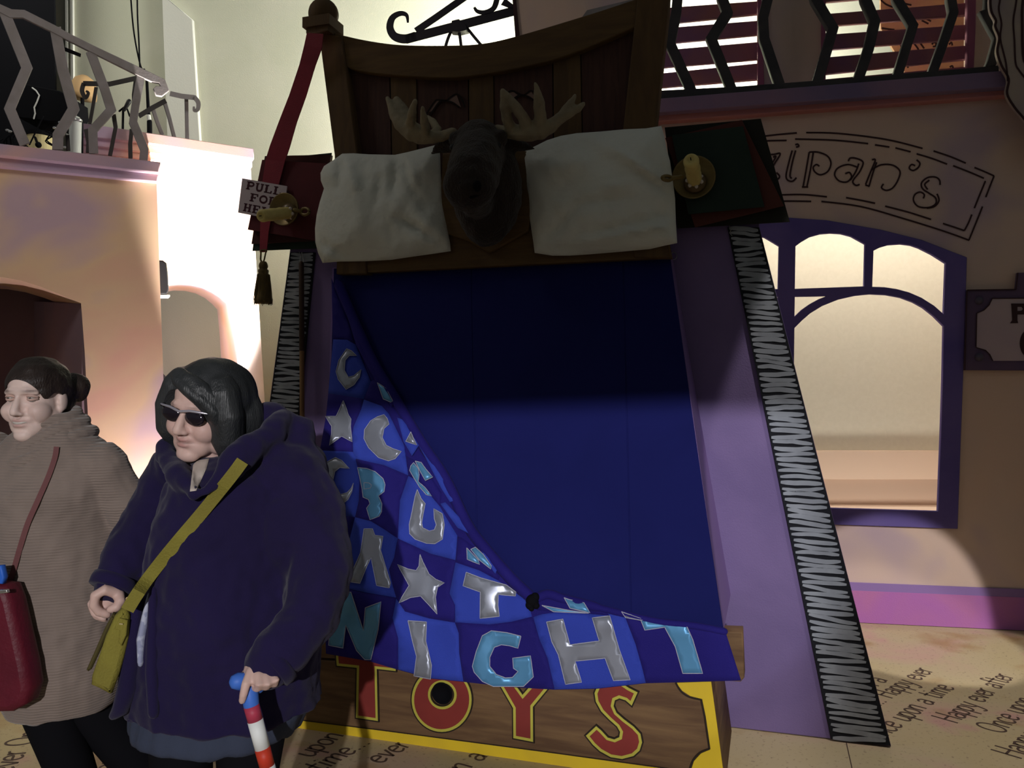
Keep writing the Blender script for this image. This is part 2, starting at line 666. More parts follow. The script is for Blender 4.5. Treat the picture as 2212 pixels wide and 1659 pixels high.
# right shop facade: lower wall with the window hole, upper wall with two shuttered openings
zf = lambda px, z, off=0: (px, FAC.py_at(px, z, off))
Z7 = Z(1500, 460, 0.4461)
hole_outer = Z7((150, 60), (300, 22), (450, 22), (640, 35), (900, 80), (1100, 130), (1320, 215), (1305, 700), (1275, 1530), (690, 1510), (150, 1500))
wr = plate('wall_right', [[(1090, 250), (1430, 245), (2170, 190), (2420, 168), zf(2420, 0), zf(1090, 0)], hole_outer], FAC, -0.14, 0.14, M['facade'])
struct(wr)
fr_holes = [
    Z7((160, 120), (250, 95), (340, 118), (410, 160), (405, 368), (160, 372)),
    Z7((490, 160), (520, 138), (560, 115), (610, 101), (660, 97), (710, 100), (760, 113), (827, 150), (822, 355), (487, 367)),
    Z7((868, 182), (900, 166), (940, 154), (1000, 150), (1050, 156), (1090, 170), (1150, 200), (1218, 243), (1208, 490), (1160, 448), (1100, 410), (1040, 384), (980, 368), (920, 359), (862, 357)),
    Z7((487, 405), (640, 402), (600, 418), (560, 440), (520, 468), (485, 502)),
    Z7((160, 407), (405, 405), (405, 450), (160, 600)),
    Z7((485, 557), (520, 522), (560, 487), (620, 450), (700, 418), (780, 400), (850, 393), (930, 397), (1000, 410), (1060, 432), (1110, 460), (1160, 500), (1208, 548), (1203, 800), (1195, 1050), (1180, 1445), (820, 1434), (470, 1424), (480, 900)),
    Z7((160, 640), (405, 520), (400, 1422), (160, 1420))]
wf = plate('window_1', [hole_outer] + fr_holes, FAC, -0.02, 0.035, M['frame_blue'], None, 0.003)
struct(wf)
for nm, lp, d, mt in (('skirting_band', [zf(1090, 0.20), zf(2420, 0.20), zf(2420, 0.0), zf(1090, 0.0)], 0.012, M['base_pink']),
                      ('skirting_band', [zf(1090, 0.25), zf(2420, 0.25), zf(2420, 0.20), zf(1090, 0.20)], 0.010, M['base_purple'])):
    plate(nm, lp, FAC, 0.0, d, mt, wr)
plate('ledge_band', [(1090, 300), (1430, 263), (2172, 207), (2420, 188), (2420, 168), (2172, 187), (1430, 242), (1090, 277)], FAC, -0.1, 0.16, M['ledge_pink'], wr, 0.008)
plate('ledge_band', [(1090, 255), (1430, 212), (2172, 152), (2420, 130), (2420, 170), (2172, 188), (1430, 243), (1090, 279)], FAC, -0.9, 1.02, M['ledge_purple'], wr, 0.006)
Z3 = Z(1400, 0, 0.3671)
Z8 = Z(1410, 0, 0.2486)
op1 = [(1395, -260), (1640, -275), (1640, 184), (1390, 206)]
op2 = [(1782, -290), (2098, -320), (2096, 150), (1782, 174)]
wu = plate('wall_right_upper', [[(1113, -260), (1113, 0), (1120, 79), (1128, 250), (2420, 150), (2420, -340)], op1, op2], FAC, -0.55, 0.12, M['facade'])
struct(wu)
plate('edge_strip', [(1106, -260), (1114, -260), (1114, 0), (1122, 79), (1128, 250), (1120, 250), (1113, 79), (1107, 0)], FAC, -0.54, 0.13, M['ink'], wu)
plate('grey_patch', [(1255, 40), (1268, 22), (1360, 0), (1420, -10), (1420, 60), (1255, 60)], FAC, -0.43, 0.012, M['rail_grey'], wu)

# lit room behind the shop window
OFFR = -0.95
rm = plate('wall_room', [(1480, 400), (2240, 400), (2260, 1300), (1480, 1300)], FAC, OFFR - 0.1, 0.1, M['cream'])
struct(rm)
plate('shelf_band', [(1500, 975), (2240, 975), (2240, 1036), (1500, 1036)], FAC, OFFR, 0.12, M['pinkish'], rm, 0.006)
plate('shelf_band', [(1500, 1036), (2240, 1036), (2240, 1096), (1500, 1092)], FAC, OFFR, 0.08, M['pinkish2'], rm)
plate('shelf_band', [(1500, 1092), (2240, 1096), (2240, 1240), (1500, 1240)], FAC, OFFR, 0.16, M['pinkish'], rm)
mb = MB()
for uu in (FAC.uv(1470, 800, OFFR)[0], FAC.uv(2250, 800, OFFR)[0]):
    mb.box8([FAC.pt(uu, 0, -0.14), FAC.pt(uu + 0.05, 0, -0.14), FAC.pt(uu + 0.05, 3.3, -0.14), FAC.pt(uu, 3.3, -0.14), FAC.pt(uu, 0, OFFR - 0.1), FAC.pt(uu + 0.05, 0, OFFR - 0.1), FAC.pt(uu + 0.05, 3.3, OFFR - 0.1), FAC.pt(uu, 3.3, OFFR - 0.1)])
mb.build('side_cheek', M['cream'], rm)

# shutters: slats and stiles, one set in each opening of the upper wall
def slats(opening, label, cat, rows, x0, x1, stile):
    t = bpy.data.objects.new(label, None)
    COL.objects.link(t)
    t.location = FAC.hit((x0 + x1) / 2, 180, -0.5)
    LOC[t.name] = Vector(t.location)
    struct(t)
    for (l0, l1, r0, r1) in rows:
        plate('slat', [(x0, l0), (x1, r0), (x1, r1), (x0, l1)], FAC, -0.53, 0.035, M['wood_slat'], t, 0.004)
    for st in stile:
        plate('stile', st, FAC, -0.44, 0.05, M['stile'], t, 0.004)
    return t


# left: right-end rows (pixels at x=1640) and left-end rows (at x=1395)
r = [(-100, -66, -122, -90), (-40, -12, -62, -32), (20, 56, 2, 29), (64, 98, 44, 74), (112, 149, 90, 127), (162, 192, 136, 171)]
slats(op1, 'shutter_left', '', [(a0, a1, b0, b1) for a0, a1, b0, b1 in r], 1390, 1641, [[(1637, -280), (1650, -280), (1648, 60), (1651, 186), (1637, 186)]])
r = [(-86, -50, -120, -82), (-30, 2, -58, -22), (29, 56, -2, 22), (76, 106, 38, 60), (124, 160, 96, 122), (176, 190, 148, 164)]
r = [(-90, -52, -118, -84), (-30, 4, -60, -24), (30, 56, 5, 31), (75, 107, 52, 82), (124, 160, 97, 126), (171, 190, 143, 160)]
slats(op2, 'shutter_right', '', r, 1780, 2097, [[(1776, -300), (1784, -300), (1784, 176), (1776, 176)], [(2090, -330), (2113, -330), (2108, 60), (2104, 150), (2090, 152)]])

# painted tan board seen behind the right shutter
tb = plate('painted_board', [(1898, -330), (1903, 62), (1932, 110), (1962, 170), (2200, 160), (2200, -330)], FAC, -1.1, 0.03, mat('tan_board', (0.55, 0.33, 0.18), 0.85, (0.5, 0.28, 0.2), 3))
tag(tb, 'tan painted board with brown scribbles seen between the shutter slats', 'board')
mb = MB()
for s in ([(1370, 0), (1400, 25), (1440, 42)], [(1480, 0), (1510, 20), (1550, 30)], [(1375, 165), (1405, 170), (1450, 175)], [(1610, 120), (1650, 140)], [(1625, 105), (1665, 125)], [(1560, 250), (1590, 290), (1600, 330)], [(1595, 245), (1625, 285)], [(1670, 262), (1680, 250), (1695, 255), (1690, 272), (1675, 274)], [(1770, 262), (1785, 250), (1790, 268)], [(1410, 180), (1470, 240), (1500, 300), (1530, 400)], [(1775, 395), (1790, 388), (1795, 405)], [(1850, 40), (1800, 60), (1780, 90)]):
    mb = MB()
    ribbon(mb, Z3(*s), 4, FAC, -1.07, 0.003)
    mb.build('painted_line', M['ink'], tb)

# ------------------------------------------------------------------ railings of the right balcony
rt = thing('zigzag_railing', 'dark zigzag balcony railing on the ledge above the painted shop name', 'railing', FAC.hit(1780, 180, 0.05))


def zig(pts, w, pl, off, thick, m, parent, name='baluster'):
    q = [Vector(p) for p in pts]
    L, R = [], []
    for i in range(len(q)):
        t0 = (q[i] - q[i - 1]).normalized() if i > 0 else None
        t1 = (q[i + 1] - q[i]).normalized() if i < len(q) - 1 else None
        t = ((t0 or t1) + (t1 or t0)).normalized()
        nn = Vector((-t.y, t.x))
        k = 1.0 / max(0.6, abs(nn.dot(Vector((-(t1 or t0).y, (t1 or t0).x)))))
        L.append(q[i] + nn * w / 2 * k)
        R.append(q[i] - nn * w / 2 * k)
    return plate(name, [tuple(p) for p in L] + [tuple(p) for p in reversed(R)], pl, off, thick, m, parent, 0.003)


plate('bottom_rail', [(1405, 196), (1600, 186), (1900, 163), (2158, 141), (2158, 158), (1900, 182), (1600, 205), (1400, 216)], FAC, 0.03, 0.06, M['iron'], rt, 0.004)
plate('top_rail', [(1400, -250), (2160, -300), (2160, -278), (1400, -228)], FAC, 0.03, 0.06, M['iron'], rt, 0.004)
for i, s in enumerate(([(180, -1000), (215, -450), (215, -10), (205, 100), (150, 370), (345, 800)], [(560, -1000), (500, -500), (605, -20), (650, 100), (510, 330), (695, 790)],
          [(1040, -1050), (1020, -400), (1000, -10), (960, 150), (970, 330), (1115, 760)], [(1330, -1060), (1310, -420), (1420, -10), (1570, 240), (1520, 420), (1425, 740)],
          [(1780, -1080), (1760, -500), (1855, -10), (1935, 180), (1880, 420), (1785, 700)], [(2160, -1100), (2060, -500), (2130, -10), (2268, 215), (2210, 400), (2130, 660)],
          [(2560, -1150), (2600, -500), (2600, -10), (2620, 100), (2530, 370), (2435, 630)])):
    zig(Z8(*s), 22 if i < 5 else 20, FAC, 0.03, 0.055, M['iron'], rt)
plate('end_baluster', [(2118, -280), (2140, -280), (2128, 20), (2116, 24), (2148, 82), (2135, 128), (2128, 146), (2150, 144), (2170, 100), (2172, 60), (2150, -20), (2160, -280)], FAC, 0.03, 0.05, M['iron'], rt, 0.003)

# wavy scenic cut-out, top right
ZW = Z(1940, 0, 0.3375)
edge = smooth_line([(560, -800), (600, -500), (570, -250), (585, -60), (583, 20), (592, 80), (618, 130), (615, 170), (640, 240), (628, 330), (655, 420), (700, 505), (690, 600), (740, 690), (806, 770), (880, 900), (960, 1010)], 5)
cut = Z(1940, 0, 0.3375)(*[(p[0], p[1]) for p in edge]) + [(2420, 330), (2420, -330)]
sc = plate('scenic_cutout', cut, FAC, 0.16, 0.03, mat('cutout_paint', (0.44, 0.36, 0.27), 0.85, (0.34, 0.27, 0.27), 2.5, detail=2), None, 0.004)
tag(sc, 'wavy edged tan scenic cutout with brown contour lines in the upper corner', 'scenery')
mb = MB()
for k, (s, wd_) in enumerate((([(p[0] + 8, p[1]) for p in edge], 5.5), ([(660, -700), (690, -300), (655, -20), (645, 60), (662, 150), (655, 250), (690, 400), (702, 520)], 4), ([(770, -700), (790, -300), (758, 0), (738, 130), (745, 260), (752, 400), (775, 450), (830, 520)], 4), ([(850, -300), (800, 0), (795, 160), (805, 380), (860, 440)], 6))):
    ribbon(mb, ZW(*[(p[0], p[1]) for p in s]), wd_, FAC, 0.19, 0.003, sm=k > 0)
mb.build('contour_line', M['ink'], sc)

# painted shop name on the wall
mb = MB()
strokes = [
    [(690, 912), (740, 908), (778, 905), (740, 970), (700, 1050), (735, 1055), (765, 1052), (773, 1035), (755, 1015)], [(735, 925), (752, 922), (715, 985)], [(690, 1065), (740, 1070), (772, 1045)],
    [(848, 885), (830, 950), (812, 1030), (822, 1060), (850, 1066), (873, 1045)], [(868, 885), (850, 950), (835, 1030), (845, 1050)], [(866, 852), (880, 848), (887, 860), (870, 866)],
    [(948, 895), (930, 1000), (912, 1100)], [(972, 898), (955, 1000), (935, 1096)], [(905, 1100), (942, 1100)],
    [(948, 895), (1000, 895), (1055, 918), (1076, 960), (1058, 1008), (1015, 1028), (982, 1012), (972, 985), (990, 968), (1008, 978)],
    [(1178, 948), (1190, 930), (1225, 932), (1265, 955), (1245, 1010), (1205, 1065), (1222, 1090), (1245, 1085)], [(1240, 962), (1222, 1010), (1190, 1060)],
    [(1235, 985), (1175, 968), (1115, 990), (1098, 1030), (1125, 1065), (1170, 1070), (1197, 1042), (1185, 1015), (1160, 1022)],
    [(1318, 940), (1337, 942), (1310, 1010), (1280, 1085)], [(1345, 955), (1322, 1020), (1300, 1096)], [(1278, 1088), (1303, 1096)],
    [(1315, 1000), (1370, 970), (1440, 972), (1482, 1008), (1470, 1060), (1440, 1105), (1402, 1120), (1374, 1105), (1385, 1082)],
    [(1580, 940), (1599, 960), (1590, 985), (1560, 1003), (1537, 990), (1550, 968), (1572, 975)],
    [(1718, 1088), (1715, 1060), (1690, 1042), (1645, 1045), (1610, 1075), (1615, 1110), (1655, 1138), (1692, 1165), (1692, 1200), (1650, 1221), (1590, 1215), (1562, 1180), (1570, 1145), (1600, 1130), (1625, 1145), (1620, 1167)],
    [(1655, 1060), (1628, 1085), (1645, 1115)], [(1700, 1140), (1712, 1180), (1685, 1215), (1640, 1225)],
    [(640, 806), (760, 792), (875, 782)], [(930, 780), (1120, 785), (1400, 820), (1615, 873)], [(1680, 888), (1780, 922), (1870, 960)], [(1920, 985), (1980, 1010), (2036, 1035)], [(2036, 1035), (2012, 1095), (1987, 1160)],
    [(640, 832), (710, 828), (815, 826)], [(865, 818), (1100, 825), (1295, 845)], [(1335, 852), (1420, 865)], [(1455, 870), (1545, 893)], [(1580, 905), (1670, 932), (1760, 966)], [(1795, 975), (1885, 1010), (1976, 1049)],
    [(1985, 1065), (1952, 1145), (1920, 1225)], [(1968, 1215), (1930, 1310), (1888, 1413)], [(1890, 1414), (1740, 1360), (1500, 1285), (1250, 1215), (1020, 1185)], [(960, 1185), (820, 1183), (700, 1188)],
    [(700, 1152), (800, 1146), (920, 1145), (1052, 1158)], [(1165, 1163), (1250, 1178), (1336, 1196)], [(1395, 1213), (1530, 1248), (1665, 1291)], [(1735, 1315), (1800, 1336), (1861, 1357)], [(1861, 1357), (1885, 1312), (1905, 1262)]]
for s in strokes:
    ribbon(mb, Z3(*s), 3.6, FAC, 0.0, 0.003)
mb.build('painted_lettering', M['ink'], wr)

# plaque at the right edge
ZP = Z(2060, 560, 0.1567)
pq = thing('shop_plaque', 'purple framed wall plaque with riveted corners and a large letter P', 'sign', FAC.hit(2160, 800, 0.02))
plate('frame_board', ZP((185, 425), (860, 415), (885, 185), (1700, 175), (1715, 415), (2350, 405), (2330, 1540), (155, 1530)), FAC, 0.0, 0.03, mat('plaque_purple', (0.10, 0.065, 0.13), 0.8, (0.13, 0.08, 0.14), 4), pq, 0.004)
plate('sign_face', ZP((530, 545), (2050, 535), (2060, 640), (2130, 710), (2240, 745), (2230, 1215), (2120, 1265), (2060, 1330), (2040, 1400), (540, 1400), (500, 1315), (440, 1255), (310, 1215), (320, 745), (420, 700), (490, 630)), FAC, 0.03, 0.006, mat('plaque_face', (0.50, 0.39, 0.41), 0.85, (0.45, 0.35, 0.40), 3), pq)
mb = MB()
for s in ([(530, 545), (490, 630), (420, 700), (320, 745), (315, 980), (310, 1215), (440, 1255), (500, 1315), (540, 1400)], [(530, 540), (1200, 536), (2050, 530)], [(185, 425), (500, 420), (860, 415)], [(185, 425), (170, 980), (155, 1530)], [(860, 415), (885, 185)]):
    ribbon(mb, ZP(*s), 2.2, FAC, 0.03, 0.008, sm=False)
mb.build('outline', M['ink'], pq)
for c in ((350, 570), (350, 1350)):
    mb = MB()
    q = ZP(c)[0]
    mb.ball(FAC.hit(q[0], q[1], 0.032), 0.024)
    mb.build('rivet', mat('rivet', (0.09, 0.075, 0.11), 0.6), pq, True)
plate('letter', [ZP((795, 610), (1010, 610), (1070, 640), (1085, 690), (1065, 735), (1000, 760), (880, 760), (880, 840), (890, 880), (780, 880), (810, 840), (800, 650)), ZP((880, 655), (940, 655), (960, 685), (935, 710), (880, 712))], FAC, 0.036, 0.004, M['ink'], pq)
plate('letter', ZP(*ellipse(1040, 1160, 125, 190)), FAC, 0.036, 0.004, M['ink'], pq)

# ------------------------------------------------------------------ iron sign bracket above the headboard
ZB = Z(800, 0, 0.2984)
br = thing('scroll_bracket', 'dark curled iron sign bracket above the headboard', 'bracket', FAC.hit(1110, 60, -0.45))
OB = -0.5


def strip(name, pts, w, pl, off, thick, m, parent, k=8, sm=True):
    q = smooth_line(pts, k) if sm and len(pts) > 2 else [(p[0], p[1], 0) for p in pts]
    n = len(q)
    L, R = [], []
    for i in range(n):
        t = (Vector(q[min(i + 1, n - 1)][:2]) - Vector(q[max(i - 1, 0)][:2])).normalized()
        ww = w if not isinstance(w, (list, tuple)) else np.interp(i / (n - 1), np.linspace(0, 1, len(w)), w)
        L.append(Vector(q[i][:2]) + Vector((-t.y, t.x)) * ww / 2)
        R.append(Vector(q[i][:2]) - Vector((-t.y, t.x)) * ww / 2)
    # build as a quad strip with thickness so that curls cannot self-cut
    mb = MB()
    vs, fs = [], []
    for i in range(n):
        vs += [pl.hit(L[i].x, L[i].y, off + thick), pl.hit(R[i].x, R[i].y, off + thick), pl.hit(R[i].x, R[i].y, off), pl.hit(L[i].x, L[i].y, off)]
    for i in range(n - 1):
        a_, b_ = 4 * i, 4 * (i + 1)
        for j in range(4):
            fs.append((a_ + j, a_ + (j + 1) % 4, b_ + (j + 1) % 4, b_ + j))
    fs += [(0, 1, 2, 3), (4 * n - 1, 4 * n - 2, 4 * n - 3, 4 * n - 4)]
    mb.add(vs, fs)
    return mb.build(name, m, parent)


M['bracket'] = mat('bracket_paint', (0.02, 0.016, 0.024), 0.6)
strip('bar', ZB((255, 285), (600, 195), (1060, 75)), [66, 66, 74] and 20, FAC, OB, 0.05, M['bracket'], br, sm=False)
strip('brace', ZB((330, 225), (470, 130), (720, -45), (1000, -240)), 15, FAC, OB + 0.005, 0.04, M['bracket'], br, sm=False)
strip('scroll', ZB((330, 262), (250, 282), (175, 262), (142, 200), (160, 130), (215, 98), (262, 110), (272, 165)), [20, 20, 17, 15, 12, 9, 4], FAC, OB, 0.05, M['bracket'], br)
strip('scroll', ZB((752, 52), (775, 82), (830, 90), (890, 62), (915, 0), (920, -60)), [5, 9, 11, 12, 12], FAC, OB, 0.05, M['bracket'], br)
strip('scroll', ZB((960, 10), (1010, 40), (1050, 60)), [18, 12, 8], FAC, OB, 0.05, M['bracket'], br)
plate('collar', ZB((590, 150), (640, 138), (690, 180), (700, 215), (640, 230), (580, 225)), FAC, OB - 0.01, 0.07, M['bracket'], br)
for s in (((590, 215), (560, 285), (535, 370)), ((640, 215), (652, 290), (660, 370)), ((690, 190), (750, 265), (830, 360))):
    strip('hanger', ZB(*s), 6.5, FAC, OB + 0.01, 0.02, M['bracket'], br)

# ------------------------------------------------------------------ the standing bed
D0, D1, Z0, Z1 = 0.575, 0.10, 0.585, 2.08
PF = Plane(BED.O + BED.n * D0, BED.u)                                    # front of the foot end
SH = Plane(BED.O + BED.n * D0 + Vector((0, 0, Z0)), BED.u, Vector((0, 0, Z1 - Z0)) - BED.n * (D0 - D1))   # reclining mattress face
fl = lambda px, pl, off=0.0: (px, pl.py_at(px, 0.0, off))

M['purple_panel'] = mat('purple_panel', (0.165, 0.118, 0.27), 0.8, (0.195, 0.138, 0.305), 3.0, 0.12, 160)
M['mauve_side'] = mat('mattress_side_paint', (0.20, 0.125, 0.33), 0.85)
M['zebra_black'] = mat('rug_black', (0.010, 0.011, 0.016), 0.9, bump=0.15, bscale=200)
M['zebra_grey'] = mat('rug_grey_paint', (0.32, 0.345, 0.39), 0.85, (0.26, 0.28, 0.32), 12)
M['sheet'] = mat('navy_sheet', (0.0105, 0.013, 0.112), 0.85, (0.009, 0.0115, 0.100), 2.5, 0.1, 300, spec=0.12)
M['tan_wood'] = mat('tan_painted_wood', (0.12, 0.068, 0.026), 0.75, (0.085, 0.046, 0.020), 6, 0.1, 60, stretch=(4, 4, 0.6))
M['tan_rail'] = mat('rail_painted_wood', (0.13, 0.075, 0.028), 0.75, (0.095, 0.052, 0.022), 6, 0.1, 60, stretch=(0.7, 0.7, 6))
M['red_wood'] = mat('red_brown_plank', (0.072, 0.030, 0.022), 0.75, (0.05, 0.020, 0.016), 8, 0.1, 60, stretch=(6, 6, 0.6))
M['gap'] = mat('plank_gap', (0.012, 0.006, 0.005), 0.9)
M['box_wood'] = mat('toy_box_wood', (0.20, 0.115, 0.052), 0.7, (0.115, 0.060, 0.030), 3.5, 0.1, 60, stretch=(0.8, 0.8, 7), detail=6)
M['yellow'] = mat('yellow_paint', (0.80, 0.56, 0.025), 0.6, (0.72, 0.50, 0.03), 5)
M['red_letter'] = mat('red_letter_paint', (0.26, 0.035, 0.028), 0.7, (0.22, 0.03, 0.025), 5)
M['green_yellow'] = mat('letter_outline_yellow', (0.52, 0.47, 0.07), 0.7)
M['dark_brown'] = mat('dark_outline', (0.025, 0.016, 0.010), 0.8)

pan = plate('backdrop_panel', [(641, 430), (1640, 430), (1640, 489), (1925, 1612), (1795, 1596), (1605, 1574), fl(1400, BED), fl(900, BED), fl(505, BED)], BED, -0.06, 0.06, M['purple_panel'], None, 0.003)
tag(pan, 'tall purple backdrop board standing behind the upright bed', 'backdrop')


def rug(name, label, L0, L1, R0, R1, n, seed, w0, w1, slope=1.6):
    t = thing(name, label, 'rug', BED.hit((L1[0] + R1[0]) / 2, (L1[1] + R1[1]) / 2, 0.01))
    plate('rug_mat', [L0, R0, R1, L1], BED, 0.002, 0.010, M['zebra_black'], t, 0.002)
    rnd = random.Random(seed)
    mb = MB()
    drift = 0.0
    for i in range(n):
        s = (i + 0.5) / n
        s = s ** 1.06
        a_ = Vector(L0).lerp(Vector(L1), s)
        b_ = Vector(R0).lerp(Vector(R1), s)
        step = (L1[1] - L0[1]) / n
        drift = drift * 0.88 + rnd.uniform(-0.10, 0.10) * step
        m0, m1 = 0.035 + rnd.uniform(0, 0.03), 0.965 - rnd.uniform(0, 0.04)
        pts = []
        ph, am = rnd.uniform(0, 6.28), rnd.uniform(0.05, 0.30) * step
        for k in range(7):
            f = m0 + (m1 - m0) * k / 6
            p = a_.lerp(b_, f)
            pts.append((p.x, p.y + drift * (f - 0.5) * slope + am * math.sin(ph + f * 4.0) + rnd.uniform(-0.05, 0.05) * step))
        w = (w0 + (w1 - w0) * s) * rnd.uniform(0.8, 1.15)
        ribbon(mb, pts, [w * 0.55, w * 0.95, w, w * 1.03, w * 1.03, w, w * 0.95, w * 0.5], BED, 0.012, 0.0015, k=3)
    mb.build('painted_stripes', M['zebra_grey'], t)
    return t


rug('zebra_rug', 'zebra striped strip at the right of the purple board, reaching the floor', (1571, 491), (1795, 1597), (1640, 491), (1924, 1611), 90, 3, 9.0, 10.6)
rug('zebra_rug', 'zebra striped strip hanging behind the thin wooden pole', (626, 545), fl(506, BED), (680, 545), fl(592, BED), 94, 5, 6.8, 7.2, 0.6)
for px, py in ((1578, 497), (650, 556)):
    mb = MB()
    mb.tube([BED.hit(px - 4, py - 12, 0.02), BED.hit(px + 2, py - 2, 0.028), BED.hit(px - 2, py + 6, 0.022), BED.hit(px + 3, py + 12, 0.018)], 0.0016, 6)
    o = mb.build('wire_hook', mat('steel_wire', (0.4, 0.4, 0.38), 0.4, metal=0.8), None)
    tag(o, 'thin wire hook at the top of the %s zebra strip' % ('right' if px > 1000 else 'left'), 'hook')
mb = MB()
mb.tube([BED.hit(x, y, 0.012) for x, y in ellipse(1455, 553, 7, 8, 16)] + [BED.hit(1462, 553, 0.012)], 0.0016, 6, round_caps=False)
tag(mb.build('wire_ring', mat('steel_ring', (0.4, 0.4, 0.38), 0.4, metal=0.8)), 'small wire ring on the purple board below the right pillow', 'hook')

bed = thing('upright_bed', 'upright wooden bed with curved headboard and navy sheet', 'bed', BED.hit(1100, 1560, 0.1))
HB = Plane(BED.O + BED.n * 0.10, BED.u)
Z2 = Z(640, 0, 0.3737)


# mattress wedge
tr, tl = SH.hit(1447, 545, -0.012), SH.hit(718, 578, -0.012)
brr = SH.hit(1563, 1358, -0.012)
bl = SH.hit(700, 1270, -0.012)
bl = SH.pt((bl - SH.O).dot(SH.u), 0, -0.012)
brr = SH.pt((brr - SH.O).dot(SH.u), 0, -0.012)
back = [p - BED.n * ((p - BED.O).dot(BED.n) - 0.001) for p in (bl, brr, tr, tl)]
mb = MB()
mb.box8([bl, brr, tr, tl] + back)
mb.build('mattress', M['mauve_side'], bed)
zt = lambda px, z: (px, [py for py in [SH.hit(px, 0)]][0] and 0)


def shpix(px, z):
    r_ = ray(px, CY)
    # pixel row where the mattress face has height z
    v = (z - Z0) / SH.w.z
    O = SH.O + SH.w * v
    Y = ((O - CAMP).dot(BED.n)) / Vector((r_.x, 1, 0)).dot(BED.n)
    return (px, CY - (z - EYE) / Y * F)


pb = lambda px: shpix(px, Z0 + 0.003)
plate('sheet_panel', [(721, 580), (1017, 568), (1021, 780), (1028, 1100), pb(1030), pb(706), (712, 900)], SH, -0.012, 0.012, M['sheet'], bed, 0.002)
plate('sheet_panel', [(1019, 568), (1345, 556), (1351, 800), (1362, 1330), pb(1362), pb(1032), (1030, 1100), (1023, 780)], SH, -0.012, 0.0125, M['sheet'], bed, 0.002)
plate('sheet_panel', [(1347, 556), (1447, 550), (1503, 950), pb(1563), pb(1364), (1364, 1330), (1353, 800)], SH, -0.012, 0.012, M['sheet'], bed, 0.002)
plate('sheet_backing', [(722, 581), (1446, 552), pb(1560), pb(708)], SH, -0.006, 0.004, M['sheet'], bed)
plate('footboard', [(664, PF.py_at(664, Z0)), (1563, PF.py_at(1563, Z0)), (1604, 1366), (1608, 1464), (1600, 1473), (664, 1420)], PF, -0.10, 0.088, M['box_wood'], bed, 0.004)

# headboard
plate('post', [(688, 70), (738, 78), (772, 335), (782, 470), (792, 592), (728, 592), (722, 335)], HB, 0.0, 0.075, M['tan_wood'], bed, 0.006)
plate('post', [(1380, -90), (1448, -90), (1443, 20), (1417, 262), (1424, 420), (1446, 556), (1370, 556), (1340, 330), (1376, 0)], HB, 0.0, 0.075, M['tan_wood'], bed, 0.006)
top = smooth_line(Z2((215, 190), (400, 232), (600, 258), (860, 262), (1080, 250), (1300, 200), (1700, 80), (1985, -14)), 6)
low = smooth_line(Z2((280, 370), (320, 400), (500, 430), (800, 450), (1000, 442), (1300, 392), (1600, 310), (1985, 145)), 6)
plate('top_rail', [p[:2] for p in top] + [p[:2] for p in reversed(low)], HB, 0.0, 0.06, M['tan_rail'], bed, 0.005)
plate('bottom_rail', [(728, 505), (1436, 480), (1450, 556), (726, 592)], HB, 0.0, 0.062, M['tan_rail'], bed, 0.005)
cols = [(300, 345), (540, 562), (695, 705), (995, 1000), (1140, 1150), (1482, 1492), (1642, 1664), (1955, 1870)]
for i in range(7):
    x0, x1 = cols[i][0], cols[i + 1][0]
    b0, b1 = cols[i][1], cols[i + 1][1]
    yt0 = np.interp(x0, [280, 500, 800, 1000, 1300, 1600, 1985], [360, 420, 440, 432, 382, 300, 135]) - 30
    yt1 = np.interp(x1, [280, 500, 800, 1000, 1300, 1600, 1985], [360, 420, 440, 432, 382, 300, 135]) - 30
    plate('plank', Z2((x0 + 3, yt0), (x1 - 3, yt1), (b1 - 3, 1400), (b0 + 3, 1400)), HB, 0.002 + (i % 2) * 0.006, 0.022, M['tan_wood'] if i in (1, 3, 5) else M['red_wood'], bed, 0.002)
plate('backing_board', Z2((300, 380), (800, 420), (1950, 140), (1880, 1440), (350, 1440)), HB, -0.02, 0.02, M['gap'], bed)
# finial: cap block and ball
mb = MB()
c0 = HB.hit(698, 57, 0.06)
mb.box(c0, 0.145, 0.14, 0.05, Matrix.Rotation(-0.3, 3, 'Z'))
mb.box(c0 - Vector((0, 0, 0.035)), 0.118, 0.115, 0.03, Matrix.Rotation(-0.3, 3, 'Z'))
fin = mb.build('finial', M['tan_wood'], bed)
mb = MB()
mb.ball(HB.hit(699, 31, 0.06), 0.073, seg=28, rings=18)
mb.lathe(c0 + Vector((0, 0, 0.02)), (0, 0, 1), [(0.05, 0), (0.05, 0.012), (0.03, 0.03)])
mb.build('finial_ball', M['tan_wood'], fin, True)

# painted heart-like motifs on the planks, half hidden by the antlers
ZM = Z(820, 160, 0.2411)
for arcs, fills in (([[(412, 372), (450, 310), (500, 240), (530, 232), (600, 240), (660, 258), (712, 300)], [(448, 372), (490, 310), (540, 245), (600, 235), (640, 205), (690, 180), (735, 220), (765, 300)]], [[(440, 340), (505, 240), (540, 240), (480, 330)], [(600, 238), (690, 188), (730, 300), (690, 270)]]),
                    ([[(1150, 165), (1190, 150), (1270, 185), (1340, 205), (1410, 260)], [(1200, 222), (1240, 195), (1300, 185), (1350, 150), (1395, 165)]], [[(1160, 170), (1200, 160), (1240, 190), (1205, 215)], [(1310, 190), (1360, 158), (1395, 215), (1390, 235)]])):
    mb = MB()
    for s in arcs:
        ribbon(mb, ZM(*s), 3.5, HB, 0.03, 0.003)
    o = mb.build('painted_outline', M['gap'], bed)
    for f_ in fills:
        plate('painted_patch', ZM(*f_), HB, 0.0285, 0.0025, mat('motif_pink', (0.20, 0.12, 0.10), 0.8), bed)

